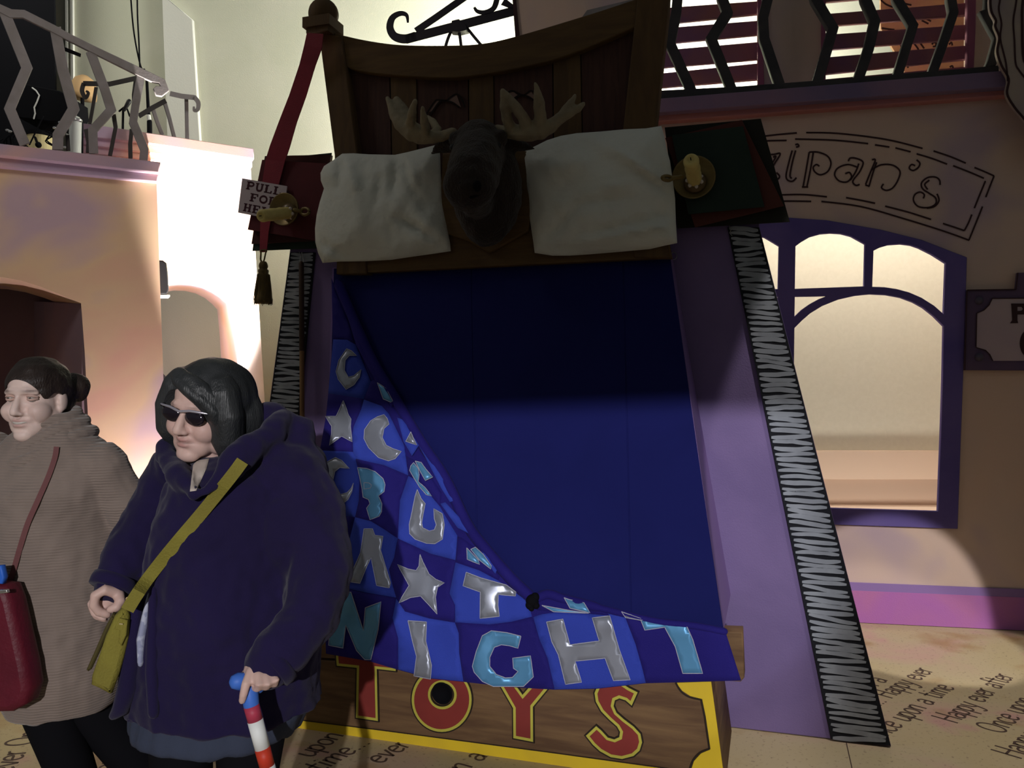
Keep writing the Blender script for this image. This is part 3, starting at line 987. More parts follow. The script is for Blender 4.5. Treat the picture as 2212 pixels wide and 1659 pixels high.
# ------------------------------------------------------------------ toy box
tb = thing('toy_box', 'brown toy box with red letters and yellow trim at the foot of the bed', 'box', PF.hit(1150, 1640, -0.2))
TB = Plane(PF.O, BED.u)
right = [(1536, 1478), (1567, TB.py_at(1567, 0.0))]
plate('box_body', [(668, 1425), (1535, 1476), right[0], right[1], (640, TB.py_at(640, 0))], TB, -0.545, 0.535, M['box_wood'], tb, 0.004)
Z6 = Z(1120, 1240, 0.2526)
Z77 = Z(640, 1380, 0.2532)
lo = lambda px, d=0: (px, TB.py_at(px, 0.0) - d)
plate('trim', [(650, 1571), (812, 1582), (1000, 1606), (1200, 1633), (1380, 1656), lo(1490, 2), lo(1000, 1), lo(640, 1)] if False else [(645, 1556), (812, 1577), (1200, 1628), (1400, 1656), (1468, 1665), lo(1468), lo(640)], TB, -0.012, 0.009, M['yellow'], tb, 0.001)
plate('trim', Z6((1350, 935), (1400, 1000), (1470, 1045), (1570, 1070), (1600, 1220), (1640, 1500), (1560, 1535), (1500, 1600), (1470, 1690)) + [lo(1490), lo(1568), (1536, 1473), (1462, 1475)], TB, -0.012, 0.0095, M['yellow'], tb, 0.001)
mb = MB()
ribbon(mb, Z6((1345, 930), (1392, 1005), (1462, 1052), (1563, 1076)), 4, TB, -0.004, 0.003)
ribbon(mb, Z6((1563, 1074), (1594, 1220), (1634, 1496)), 4, TB, -0.004, 0.003, sm=False)
ribbon(mb, Z6((1634, 1496), (1552, 1530), (1492, 1598), (1460, 1690)), 4, TB, -0.004, 0.003)
ribbon(mb, [(645, 1555), (812, 1576), (1200, 1627), (1470, 1664)], 2, TB, -0.004, 0.003, sm=False)
mb.build('painted_outline', M['dark_brown'], tb)


def stroke_outline(pts, w):
    q = [Vector(p[:2]) for p in smooth_line(pts, 8)]
    L, R = [], []
    for i in range(len(q)):
        t = (q[min(i + 1, len(q) - 1)] - q[max(i - 1, 0)]).normalized()
        nn = Vector((-t.y, t.x)) * w / 2
        L.append(q[i] + nn)
        R.append(q[i] - nn)
    return [tuple(p) for p in L] + [tuple(p) for p in reversed(R)]


letters = [
    [Z77((335, 40), (850, 100), (842, 268), (680, 250), (690, 694), (514, 668), (522, 242), (350, 224))],
    [Z77(*ellipse(1240, 520, 250, 268, 48)), Z77(*ellipse(1245, 478, 108, 108, 36))],
    [Z77((1690, 300), (1800, 310), (1930, 488), (2070, 330), (2200, 350), (2012, 578), (2014, 872), (1858, 842), (1856, 590))],
    [Z6((940, 980), (1010, 1015), (965, 1115), (920, 1075), (862, 1056), (818, 1075), (806, 1130), (832, 1190), (900, 1250), (980, 1310), (1036, 1370), (1050, 1440), (1030, 1505), (980, 1550), (885, 1575), (790, 1560), (700, 1510), (640, 1455), (585, 1385), (665, 1310), (705, 1345), (760, 1405), (820, 1422), (868, 1400), (876, 1350), (848, 1300), (780, 1240), (712, 1170), (668, 1090), (657, 1020), (680, 965), (722, 935), (800, 915), (880, 940))]]
for L in letters:
    t_ = plate('letter', L, TB, -0.012, 0.0115, M['red_letter'], tb, offset=-0.008)
    plate('letter_edge', L, TB, -0.012, 0.0100, M['green_yellow'], t_, offset=0.003)
    plate('letter_outline', L, TB, -0.012, 0.0090, M['dark_brown'], t_, offset=0.0085)  # dark brown outline, the widest and lowest layer of each letter
mb = MB()
c0 = TB.hit(957, 1496, -0.008)
mb.lathe(c0, BED.n, [(0.0, 0.0), (0.038, 0.0), (0.040, 0.004), (0.0455, 0.010), (0.044, 0.014), (0.038, 0.012), (0.035, 0.004), (0.0, 0.003)], 32)
mb.build('peephole', M['black'], tb, True)

# ------------------------------------------------------------------ quilt of sewn patches, folded back
M['q_dark'] = mat('quilt_navy', (0.020, 0.014, 0.185), 0.8, (0.016, 0.011, 0.155), 4, 0.2, 250, sheen=0.03, spec=0.15)
M['q_bright'] = mat('quilt_royal_blue', (0.038, 0.068, 0.46), 0.8, (0.033, 0.058, 0.41), 4, 0.2, 250, sheen=0.03, spec=0.15)
M['satin_silver'] = mat('silver_satin', (0.34, 0.36, 0.43), 0.38, metal=0.5, bump=0.12, bscale=12)
M['satin_blue'] = mat('light_blue_satin', (0.12, 0.34, 0.60), 0.40, metal=0.35, bump=0.12, bscale=12)
M['seam'] = mat('pale_stitching', (0.45, 0.45, 0.55), 0.8)


def wave(px, py):
    p = Vector((px / 120.0, py / 170.0, 0.3))
    w = 0.020 * noise.noise(p) + 0.009 * noise.noise(Vector((px / 40.0 + py / 90.0, py / 130.0, 4.0)))
    d = (px - 742) * 0.80 - (py - 655) * 0.52          # distance across the fold line, roughly
    w += 0.007 * math.sin(d / 17.0 + 0.8 * math.sin(py / 60.0)) * max(0.0, min(1.0, (1480 - py) / 260.0))
    if py > 1300 and px > 1100:
        w *= 0.45
    return w


def quilt_pt(px, py, extra=0.0):
    off = 0.042 + extra + wave(px, py)
    p = SH.hit(px, py, off)
    if p.z < Z0 + 0.03:
        q = PF.hit(px, py, off)
        f = max(0.0, min(1.0, (Z0 + 0.03 - p.z) / 0.06))
        p = p.lerp(q, f)
    return p


quilt = thing('patchwork_quilt', 'blue patchwork quilt with satin moons, stars and letters, folded back off the bed', 'quilt', quilt_pt(1100, 1480))


def sew(name, loops, extra, thick, m, step=13, parent=None, sm=True):
    if not isinstance(loops[0][0], (list, tuple)):
        loops = [loops]
    vs, ts = tess([[tuple(p[:2]) for p in lp] for lp in loops], step)
    n = len(vs)
    P = [quilt_pt(v.x, v.y, extra) for v in vs] + [quilt_pt(v.x, v.y, extra - thick) for v in vs]
    fs = [tuple(t) for t in ts] + [tuple(n + i for i in reversed(t)) for t in ts]
    cnt = {}
    for t in ts:
        for i in range(3):
            e = (t[i], t[(i + 1) % 3])
            cnt[tuple(sorted(e))] = cnt.get(tuple(sorted(e)), 0) + 1
    for t in ts:
        for i in range(3):
            e = (t[i], t[(i + 1) % 3])
            if cnt[tuple(sorted(e))] == 1:
                fs.append((e[1], e[0], n + e[0], n + e[1]))
    mb = MB()
    mb.add(P, fs)
    return mb.build(name, m, parent or quilt, sm)


Q4 = Z(680, 960, 0.2169)
Q3 = Z(680, 600, 0.2412)
Q5 = Z(840, 1140, 0.2170)
Q6 = Z6
body = [(716, 600), (735, 648), (768, 700), (800, 775), (850, 868), (905, 955), (960, 1030), (1003, 1130), (1045, 1190), (1100, 1255), (1150, 1298), (1182, 1280), (1216, 1290), (1262, 1301), (1342, 1321), (1385, 1336), (1481, 1346), (1566, 1361), (1601, 1470), (1500, 1473), (1395, 1476), (1290, 1488), (1198, 1490), (1100, 1484), (1001, 1473), (930, 1466), (860, 1447), (800, 1429), (704, 1412), (700, 1250), (704, 1110), (688, 1000), (704, 899), (709, 850), (719, 733)]
sew('quilt_backing', body, -0.006, 0.01, M['q_dark'], 22)
dark, bright = M['q_dark'], M['q_bright']
for lp, m_ in (
        ([(718, 640), (738, 652), (769, 745), (750, 734), (720, 733)], dark),
        ([(720, 733), (750, 734), (769, 745), (801, 824), (786, 862), (752, 856), (709, 850)], bright),
        ([(709, 850), (752, 856), (786, 862), (780, 885), (764, 921), (761, 938), (763, 976), (691, 973), (704, 899)], dark),
        ([(786, 863), (825, 877), (840, 894), (873, 962), (882, 1027), (830, 1005), (768, 991), (763, 976), (761, 938), (764, 921), (780, 885)], bright),
        ([(801, 824), (820, 815), (848, 866), (876, 905), (873, 962), (840, 894), (825, 877), (786, 863)], dark),
        ([(691, 973), (763, 976), (769, 992), (777, 1030), (775, 1081), (767, 1117), (706, 1110), (692, 1050), (688, 1000)], bright),
        ([(768, 991), (830, 1005), (882, 1027), (864, 1081), (859, 1163), (828, 1142), (801, 1126), (767, 1117), (775, 1081), (777, 1030)], dark),
        ([(706, 1110), (767, 1117), (752, 1177), (724, 1264), (702, 1262)], dark),
        ([(767, 1117), (801, 1126), (828, 1142), (859, 1163), (851, 1205), (840, 1230), (849, 1268), (856, 1291), (790, 1280), (724, 1266), (752, 1177)], bright),
        ([(882, 1028), (905, 1040), (951, 1095), (962, 1115), (988, 1157), (984, 1210), (930, 1196), (896, 1180), (859, 1163), (864, 1081)], bright),
        ([(878, 985), (912, 1003), (953, 1062), (951, 1095), (905, 1040), (882, 1027)], dark),
        ([(859, 1164), (896, 1180), (930, 1196), (984, 1211), (971, 1282), (983, 1307), (982, 1344), (927, 1335), (875, 1320), (856, 1291), (849, 1268), (840, 1230), (851, 1205)], dark),
        ([(988, 1158), (1000, 1163), (1045, 1198), (1080, 1245), (1076, 1253), (1035, 1231), (984, 1213)], dark),
        ([(984, 1215), (1035, 1232), (1076, 1254), (1110, 1278), (1141, 1300), (1149, 1332), (1105, 1343), (1057, 1349), (983, 1344), (983, 1307), (971, 1282)], bright),
        ([(702, 1264), (724, 1267), (790, 1281), (856, 1292), (848, 1335), (860, 1379), (860, 1446), (800, 1428), (704, 1411)], dark),
        ([(856, 1293), (875, 1321), (927, 1336), (983, 1345), (991, 1368), (992, 1411), (1001, 1472), (930, 1465), (860, 1446), (860, 1379), (848, 1335)], bright),
        ([(983, 1346), (1057, 1350), (1105, 1344), (1150, 1333), (1165, 1380), (1183, 1422), (1198, 1489), (1100, 1483), (1001, 1472), (992, 1411), (991, 1368)], dark),
        ([(1152, 1333), (1170, 1327), (1203, 1322), (1271, 1326), (1317, 1330), (1301, 1312), (1342, 1322), (1352, 1337), (1373, 1392), (1387, 1442), (1395, 1475), (1290, 1487), (1198, 1489), (1183, 1422), (1165, 1380)], bright),
        ([(1342, 1322), (1385, 1337), (1481, 1347), (1566, 1362), (1600, 1470), (1500, 1472), (1395, 1475), (1387, 1442), (1373, 1392), (1352, 1337)], dark),
        ([(1158, 1292), (1181, 1281), (1216, 1291), (1262, 1302), (1301, 1312), (1317, 1330), (1271, 1326), (1203, 1322), (1160, 1318)], dark)):
    sew('patch', lp, 0.0, 0.006, m_)
# slivers of the turned-over edge along the fold
for lp, m_ in (
        ([(742, 656), (760, 690), (800, 770), (851, 868), (846, 880), (812, 826), (769, 745)], dark),
        ([(858, 902), (869, 906), (887, 930), (905, 962), (890, 985), (872, 955)], bright),
        ([(905, 962), (919, 966), (945, 1010), (962, 1035), (984, 1080), (972, 1085), (953, 1055), (930, 1010)], bright),
        ([(951, 1088), (962, 1085), (990, 1115), (1004, 1130), (1012, 1152), (988, 1140)], bright),
        ([(1040, 1190), (1048, 1192), (1073, 1232), (1070, 1240), (1055, 1220)], bright)):
    sew('patch', lp, 0.014, 0.012, m_, 10)
lt, st, mo = 'letter_applique', 'star_applique', 'moon_applique'
si, lb = M['satin_silver'], M['satin_blue']
for nm, lp, m_, ex in (
        (mo, Q3((285, 635), (330, 655), (375, 697), (310, 697), (272, 740), (265, 830), (300, 890), (350, 878), (415, 822), (400, 890), (350, 960), (280, 1000), (210, 910), (190, 840), (215, 740)), si, 0.005),
        (st, Q3((255, 1100), (282, 1165), (300, 1225), (325, 1265), (320, 1330), (335, 1470), (240, 1420), (130, 1500), (150, 1400), (150, 1330), (95, 1240), (190, 1240), (215, 1190)), si, 0.005),
        (mo, Q3((560, 1245), (620, 1225), (650, 1262), (665, 1310), (620, 1350), (605, 1430), (640, 1500), (700, 1530), (775, 1555), (720, 1620), (660, 1640), (570, 1610), (480, 1520), (440, 1440), (445, 1360), (500, 1280)), si, 0.005),
        (mo, Q4((205, 130), (270, 160), (345, 240), (250, 230), (200, 270), (180, 360), (200, 450), (250, 500), (320, 480), (360, 440), (385, 385), (370, 470), (330, 550), (260, 605), (190, 620), (120, 600), (60, 510), (35, 350), (60, 250), (130, 170)), si, 0.005),
        (lt, [Q4((425, 230), (520, 240), (600, 270), (680, 340), (700, 400), (690, 470), (635, 512), (668, 590), (665, 670), (640, 715), (550, 750), (515, 635), (548, 590), (535, 550), (480, 525), (470, 440), (445, 320)), Q4((490, 380), (540, 385), (565, 405), (555, 435), (490, 445))], lb, 0.005),
        (lt, Q4((1020, 450), (1000, 510), (970, 660), (940, 800), (945, 890), (1000, 945), (1110, 985), (1195, 990), (1270, 945), (1290, 800), (1270, 690), (1185, 640), (1190, 740), (1210, 800), (1190, 850), (1140, 862), (1075, 830), (1065, 780), (1080, 690), (1100, 590), (1060, 540)), si, 0.005),
        (lt, Q4((490, 840), (575, 840), (600, 905), (680, 915), (655, 1050), (755, 1380), (740, 1430), (615, 1405), (560, 1130), (520, 1210), (450, 1385), (330, 1365), (455, 1080)), si, 0.005),
        (lt, Q4((985, 180), (1030, 240), (1040, 300), (1030, 370), (1100, 430), (1165, 515), (1110, 500), (1040, 420), (985, 330), (945, 260), (955, 215)), lb, 0.006),
        (lt, Q4((1000, 165), (1060, 180), (1110, 250), (1175, 325), (1100, 360), (1050, 270)), lb, 0.02),
        (st, Q5((310, 265), (340, 340), (400, 460), (470, 515), (553, 547), (485, 592), (465, 690), (480, 860), (400, 770), (315, 680), (215, 695), (100, 750), (130, 690), (200, 575), (165, 510), (85, 365), (190, 410), (270, 425), (300, 380)), si, 0.005),
        (lt, Q5((770, 443), (920, 500), (1170, 570), (1265, 640), (1260, 680), (1090, 665), (1085, 770), (1100, 882), (907, 903), (910, 640), (738, 578)), si, 0.005),
        (lt, Q5((775, 200), (890, 320), (905, 365), (840, 340), (780, 315)), lb, 0.006),
        (lt, Q5((815, 215), (862, 193), (940, 265), (1020, 380), (1015, 412), (905, 325)), lb, 0.022),
        (lt, [(717, 1279), (758, 1279), (785, 1362), (789, 1313), (823, 1300), (817, 1360), (801, 1425), (788, 1425), (770, 1405), (747, 1350), (741, 1400), (710, 1394)], lb, 0.005),
        (lt, Q5((190, 925), (375, 937), (368, 1130), (400, 1260), (425, 1370), (415, 1508), (250, 1475), (275, 1280), (235, 1130)), si, 0.005),
        (lt, Q5((1315, 1080), (1180, 1045), (1020, 1025), (930, 1075), (870, 1230), (830, 1380), (850, 1440), (930, 1530), (1040, 1580), (1340, 1580), (1438, 1485), (1410, 1275), (1232, 1298), (1240, 1400), (1285, 1430), (1230, 1490), (1160, 1495), (1070, 1460), (1005, 1380), (1005, 1290), (1050, 1190), (1120, 1165), (1200, 1175), (1285, 1200)), lb, 0.005),
        (lt, Q6((240, 410), (380, 385), (440, 605), (690, 572), (630, 375), (780, 357), (860, 640), (955, 905), (812, 912), (740, 720), (485, 745), (540, 925), (402, 943), (340, 690), (285, 580)), si, 0.005),
        (lt, Q6((1045, 392), (1240, 405), (1430, 427), (1490, 560), (1575, 850), (1405, 850), (1340, 620), (1250, 455), (1080, 480)), lb, 0.005),
        (lt, Q6((390, 202), (430, 217), (560, 245), (612, 332), (440, 292)), lb, 0.014),
        (lt, Q6((200, 268), (430, 310), (600, 335), (300, 322)), lb, 0.008),
        (lt, Q6((880, 322), (960, 350), (1050, 380), (1040, 394), (915, 372)), si, 0.006),
        (lt, Q3((860, 1380), (885, 1440), (915, 1500), (815, 1465)), si, 0.018),
        (lt, Q3((560, 940), (640, 990), (700, 1105), (680, 1115), (612, 1085)), lb, 0.016)):
    o = sew(nm, lp, ex, 0.004, m_, 9)
    lps = lp if isinstance(lp[0][0], (list, tuple)) else [lp]
    mb = MB()
    for L in lps:
        pts = []
        for i in range(len(L)):
            a_, b_ = Vector(L[i][:2]), Vector(L[(i + 1) % len(L)][:2])
            k = max(1, int((b_ - a_).length / 9))
            pts += [a_.lerp(b_, j / k) for j in range(k)]
        pts.append(pts[0])
        mb.tube([quilt_pt(p.x, p.y, ex + 0.0005) for p in pts], 0.0016, 5, round_caps=False)
    mb.build('stitching', M['seam'], o)
# rolled fold and its dark tie
fold = smooth_line([(724, 612), (742, 655), (771, 722), (803, 790), (850, 868), (905, 960), (958, 1040), (1003, 1135), (1045, 1192), (1100, 1255), (1146, 1298)], 4)
mb = MB()
mb.tube([quilt_pt(p[0] + 5, p[1] - 4, -0.006) for p in fold], [0.012] + [0.024] * (len(fold) - 2) + [0.014], 12)
mb.build('rolled_edge', dark, quilt, True)
fold = smooth_line([(1150, 1296), (1182, 1281), (1216, 1291), (1262, 1302), (1342, 1322), (1420, 1340), (1500, 1349), (1564, 1361)], 4)
mb = MB()
mb.tube([quilt_pt(p[0], p[1] + 3, -0.006) for p in fold], [0.02] * (len(fold) // 2) + [0.014] * (len(fold) - len(fold) // 2), 12)
mb.build('rolled_edge', dark, quilt, True)
mb = MB()
for dx, dy, r_ in ((0, 0, 0.026), (6, -8, 0.018), (-5, 9, 0.018), (8, 10, 0.014), (-2, 16, 0.012)):
    mb.ball(quilt_pt(1150 + dx, 1298 + dy, 0.014), r_, seg=12, rings=8)
mb.build('dark_tie', M['black'], quilt, True)

# ------------------------------------------------------------------ books, candlesticks, bell pull
BK = Plane(BED.O, BED.u)
M['book_red'] = mat('book_cloth_red', (0.10, 0.014, 0.020), 0.8, (0.08, 0.012, 0.017), 5)
M['book_brick'] = mat('book_cloth_brick', (0.10, 0.028, 0.022), 0.8)
M['book_green'] = mat('book_cloth_green', (0.018, 0.034, 0.026), 0.75, (0.013, 0.026, 0.021), 4)
M['book_black'] = mat('book_cloth_black', (0.020, 0.020, 0.016), 0.85)
M['book_brown'] = mat('book_cloth_brown', (0.055, 0.016, 0.016), 0.85)
M['pages'] = mat('page_edges', (0.20, 0.17, 0.12), 0.9)


def book(label, q, off, th, m, group):
    t = thing('large_book', label, 'book', BK.hit(sum(p[0] for p in q) / 4, max(p[1] for p in q), off), group)
    plate('back_cover', q, BK, off, 0.006, m, t, 0.001)
    c = Vector((sum(p[0] for p in q) / 4, sum(p[1] for p in q) / 4))
    plate('page_block', [tuple(c + (Vector(p) - c) * 0.965) for p in q], BK, off + 0.006, th - 0.012, M['pages'], t)
    plate('front_cover', q, BK, off + th - 0.006, 0.006, m, t, 0.001)
    return t


book('dark green book, lowest of the pile behind the bell pull', [(569, 345), (716, 330), (688, 536), (545, 542)], 0.001, 0.04, M['book_green'], 'books in the left pile')
book('dark brown book in the middle of the pile behind the bell pull', [(572, 337), (714, 334), (692, 520), (543, 527)], 0.042, 0.035, M['book_brown'], 'books in the left pile')
book('dark red book on top of the pile behind the bell pull', [(566, 345), (722, 354), (700, 523), (535, 496)], 0.078, 0.035, M['book_red'], 'books in the left pile')
Z5 = Z(1400, 240, 0.1929)
book('black book, lowest of the pile at the right pillow', Z5((185, 182), (1262, 84), (1588, 1240), (330, 1312)), 0.001, 0.04, M['book_black'], 'books in the right pile')
book('brick red book sticking out under the green book', Z5((190, 300), (1050, 98), (1522, 1060), (525, 1302)), 0.042, 0.035, M['book_brick'], 'books in the right pile')
book('dark green book under the right candlestick', Z5((265, 268), (1062, 168), (1303, 1070), (450, 1155)), 0.078, 0.035, M['book_green'], 'books in the right pile')

M['brass'] = mat('aged_brass', (0.24, 0.175, 0.065), 0.42, (0.17, 0.12, 0.05), 12, metal=0.35)
M['brass_dark'] = mat('brass_inside', (0.13, 0.085, 0.04), 0.5, metal=0.3)
M['wax'] = mat('yellow_wax', (0.66, 0.54, 0.20), 0.6, (0.58, 0.46, 0.16), 20, 0.15, 90)
M['wax_drip'] = mat('pale_wax', (0.62, 0.55, 0.50), 0.6)


def candlestick(label, c, rpx, off, handle, base, tip, rc, d_tip, lift=0.03):
    P = BK.hit(c[0], c[1], off)
    r = rpx * P.y / F
    t = thing('candlestick', label, 'candlestick', P)
    n = BED.n
    mb = MB()
    mb.lathe(P, n, [(0.001, 0.1142 - off), (r * 0.5, 0.1142 - off), (r * 0.5, 0), (r * 0.55, 0.0005), (r * 0.95, 0.022), (r, 0.034), (r * 1.0, 0.040), (r * 0.93, 0.036), (r * 0.5, 0.012), (r * 0.3, 0.012), (0.001, 0.012)], 36)
    mb.build('dish', M['brass'], t, True)
    h = BK.hit(handle[0], handle[1], off + lift)
    k = (h - P).normalized()
    s = k.cross(n)
    mb = MB()
    pts = []
    for i in range(13):
        a_ = math.pi * 2 * i / 12
        pts.append(h + k * math.cos(a_) * 0.030 + s * math.sin(a_) * 0.017)
    mb.tube(pts, 0.008, 8, round_caps=False)
    mb.tube([P + k * r * 0.9 + n * 0.03, h - k * 0.028], 0.010, 8)
    mb.build('ring_handle', M['brass'], t, True)
    p0_, p1_ = BK.hit(base[0], base[1], off + 0.02), BK.hit(tip[0], tip[1], off + d_tip)
    ax = (p1_ - p0_)
    L = ax.length
    rr = rc * p1_.y / F
    mb = MB()
    mb.lathe(p0_, ax, [(0.001, 0.0), (rr * 1.5, 0.0), (rr * 1.55, 0.014), (rr * 1.2, 0.03), (0.001, 0.03)], 20)
    mb.build('socket', M['brass_dark'], t, True)
    mb = MB()
    prof = [(0.001, 0.0)] + [(rr * (1 + 0.05 * math.sin(i * 2.1)), L * i / 10) for i in range(11)] + [(rr * 0.9, L + rr * 0.35), (rr * 0.55, L + rr * 0.5), (rr * 0.4, L + rr * 0.3), (0.001, L + rr * 0.28)]
    mb.lathe(p0_, ax, prof, 20)
    cn = mb.build('candle', M['wax'], t, True)
    mb = MB()
    mb.tube([p1_ + ax.normalized() * rr * 0.2, p1_ + ax.normalized() * rr * 0.85], 0.002, 6)
    mb.build('wick', M['black'], cn)
    mb = MB()
    for i in range(7):
        a_ = i * 0.9
        ref = n.cross(ax).normalized()
        v = Matrix.Rotation(a_, 3, ax.normalized()) @ ref
        mb.ball(p0_ + ax.normalized() * (0.03 + 0.008 * math.sin(i * 3)) + v * rr * 1.0, 0.009, seg=8, rings=6)
    mb.build('wax_drips', M['wax_drip'], cn, True)
    return t


candlestick('brass candlestick with a yellow candle pointing left, beside the pull sign', (622, 455), 35, 0.138, (659, 457), (628, 459), (567, 466), 13.5, 0.24)
candlestick('brass candlestick with a yellow candle pointing up on the right books', (1500, 387), 46, 0.114, (1441, 385), (1502, 396), (1493, 348), 16.5, 0.20, 0.15)

bp = thing('bell_pull', 'red ribbon bell pull with a brown tassel hanging from the bedpost', 'bell pull', BK.hit(570, 650, 0.2))
M['ribbon'] = mat('red_ribbon', (0.26, 0.010, 0.030), 0.65, (0.21, 0.008, 0.026), 6, 0.15, 200, sheen=0.2)
M['tassel'] = mat('brown_tassel', (0.15, 0.105, 0.035), 0.85, (0.09, 0.062, 0.022), 40, 0.5, 120, stretch=(4, 4, 0.5))
RB = Plane(BED.O + BED.n * 0.095, BED.u)
mb = MB()
rg = []
for L_, R_, o_ in (((664, 72), (699, 74), .245), ((658, 100), (696, 104), .236), ((648, 140), (682, 142), .215), ((626, 206), (662, 208), .185), ((604, 262), (642, 264), .160), ((584, 316), (626, 320), .140), ((575, 345), (616, 349), .128), ((567, 400), (602, 404), .119), ((564, 450), (590, 454), .118), ((563, 500), (581, 502), .118), ((562, 545), (577, 545), .118)):
    l_, r_ = BED.hit(L_[0], L_[1], o_), BED.hit(R_[0], R_[1], o_)
    rg.append([l_, r_, r_ + BED.n * 0.005, l_ + BED.n * 0.005])
mb.loft(rg)
mb.build('ribbon', M['ribbon'], bp)
c0 = RB.hit(569, 575, 0.03)
mb = MB()
mb.tube([RB.hit(574, 540, 0.033), RB.hit(564, 540, 0.033), RB.hit(563, 560, 0.033), RB.hit(567, 572, 0.033)], 0.0045, 8)
mb.tube([RB.hit(575, 541, 0.036), RB.hit(571, 560, 0.033), RB.hit(566, 574, 0.033)], 0.004, 8)
tass = mb.build('tassel_cord', M['tassel'], bp, True)
k = RB.hit(569, 575, 0.03).y / F
mb = MB()
pr = [(0.001, -11), (6, -10), (9, -5), (10, 0), (9, 4), (8, 6), (11, 8), (11.5, 12), (10.5, 14), (12, 20), (14, 35), (16.5, 55), (18.5, 68), (19.5, 72), (19, 80), (0.001, 80)]
mb.lathe(c0, (0, 0, -1), [(r_ * k, h_ * k) for r_, h_ in pr], 22)
mb.build('tassel', M['tassel'], bp, True)
mb = MB()
rnd = random.Random(2)
for i in range(64):
    a_ = rnd.uniform(0, 6.28)
    rr = rnd.uniform(0.75, 1.0)
    p = c0 + Vector((math.cos(a_) * 13 * k, math.sin(a_) * 13 * k, -18 * k))
    q = c0 + Vector((math.cos(a_) * 20 * k * rr * rnd.uniform(0.95, 1.12), math.sin(a_) * 20 * k * rr, -(76 + rnd.uniform(0, 9)) * k))
    mb.tube([p, p.lerp(q, 0.6) + Vector((math.cos(a_), math.sin(a_), 0)) * 0.002, q], 0.0016, 4, round_caps=False)
o = mb.build('fringe', M['tassel'], bp)
o['kind'] = 'stuff'

sg = thing('pull_sign', 'small white card on the ribbon reading PULL FOR HELP', 'sign', RB.hit(560, 465, 0.04))
SG = Plane(RB.O + RB.n * 0.030, RB.u)
card = [(523, 385), (620, 402), (611, 478), (514, 459)]
plate('card', card, SG, 0.0, 0.006, mat('sign_card', (0.52, 0.44, 0.48), 0.8), sg, 0.001)
M['sign_ink'] = mat('sign_maroon', (0.055, 0.010, 0.020), 0.8)
o0 = SG.hit(*card[3], 0.006)
ex = (SG.hit(*card[2], 0.006) - o0)
ey = (SG.hit(*card[0], 0.006) - o0)
CP = Plane(o0, ex, ey - ex * (ey.dot(ex) / ex.dot(ex)))
Wc, Hc = ex.length, (ey - ex * (ey.dot(ex) / ex.dot(ex))).length
SL = {  # slab letters: (points, width) in a 1 x 1 cell
    'P': [([(0.22, 0), (0.22, 1)], .24), ([(0.0, 0.05), (0.46, 0.05)], .11), ([(0.0, 0.95), (0.5, 0.95)], .11), ([(0.3, 0.95), (0.7, 0.92), (0.86, 0.72), (0.7, 0.5), (0.3, 0.47)], .17), ([(0.06, 0.5), (0.36, 0.5)], .1)],
    'U': [([(0.2, 0.95), (0.2, 0.35), (0.32, 0.1), (0.5, 0.06), (0.7, 0.12), (0.8, 0.35), (0.8, 0.95)], .2), ([(0.0, 0.95), (0.4, 0.95)], .11), ([(0.6, 0.95), (1.0, 0.95)], .11)],
    'L': [([(0.25, 0), (0.25, 1)], .24), ([(0.0, 0.95), (0.5, 0.95)], .11), ([(0.0, 0.05), (0.9, 0.05)], .11), ([(0.86, 0.0), (0.88, 0.32)], .14), ([(0.1, 0.5), (0.4, 0.5)], .1)],
    'F': [([(0.25, 0), (0.25, 1)], .24), ([(0.0, 0.05), (0.5, 0.05)], .11), ([(0.0, 0.95), (0.9, 0.95)], .11), ([(0.86, 0.98), (0.86, 0.68)], .14), ([(0.08, 0.5), (0.65, 0.5)], .12), ([(0.63, 0.38), (0.63, 0.63)], .1)],
    'O': [([(0.5 + 0.4 * math.cos(t), 0.5 + 0.42 * math.sin(t)) for t in [i * math.pi / 8 for i in range(17)]], .19)],
    'R': [([(0.22, 0), (0.22, 1)], .22), ([(0.0, 0.05), (0.42, 0.05)], .11), ([(0.0, 0.95), (0.5, 0.95)], .11), ([(0.3, 0.95), (0.7, 0.92), (0.84, 0.72), (0.7, 0.53), (0.3, 0.5)], .15), ([(0.5, 0.5), (0.72, 0.3), (0.8, 0.06), (1.0, 0.06)], .18)],
    'H': [([(0.22, 0), (0.22, 1)], .22), ([(0.78, 0), (0.78, 1)], .22), ([(0.0, 0.05), (0.42, 0.05)], .11), ([(0.0, 0.95), (0.42, 0.95)], .11), ([(0.58, 0.05), (1.0, 0.05)], .11), ([(0.58, 0.95), (1.0, 0.95)], .11), ([(0.1, 0.5), (0.9, 0.5)], .11)],
    'E': [([(0.25, 0), (0.25, 1)], .24), ([(0.0, 0.05), (0.9, 0.05)], .11), ([(0.0, 0.95), (0.88, 0.95)], .11), ([(0.84, 0.98), (0.84, 0.7)], .13), ([(0.86, 0.0), (0.88, 0.3)], .13), ([(0.08, 0.5), (0.65, 0.5)], .12), ([(0.63, 0.38), (0.63, 0.63)], .1)]}
for wd_, x0, y0, wl in (('PULL', 0.075, 0.715, 0.80), ('FOR', 0.20, 0.395, 0.62), ('HELP', 0.10, 0.075, 0.80)):
    cw = wl / len(wd_)
    for i, ch in enumerate(wd_):
        mb = MB()
        for pts, w_ in SL[ch]:
            hh = 0.225 * Hc
            ww = cw * 0.88 * Wc
            P_ = [((x0 + cw * i) * Wc + p[0] * ww, y0 * Hc + p[1] * hh) for p in pts]
            ribbon(mb, P_, 1.15 * w_ * (ww + hh) / 2, CP, 0.0, 0.0008, 'uv', 3, len(pts) > 4)
        mb.build('letter', M['sign_ink'], sg)

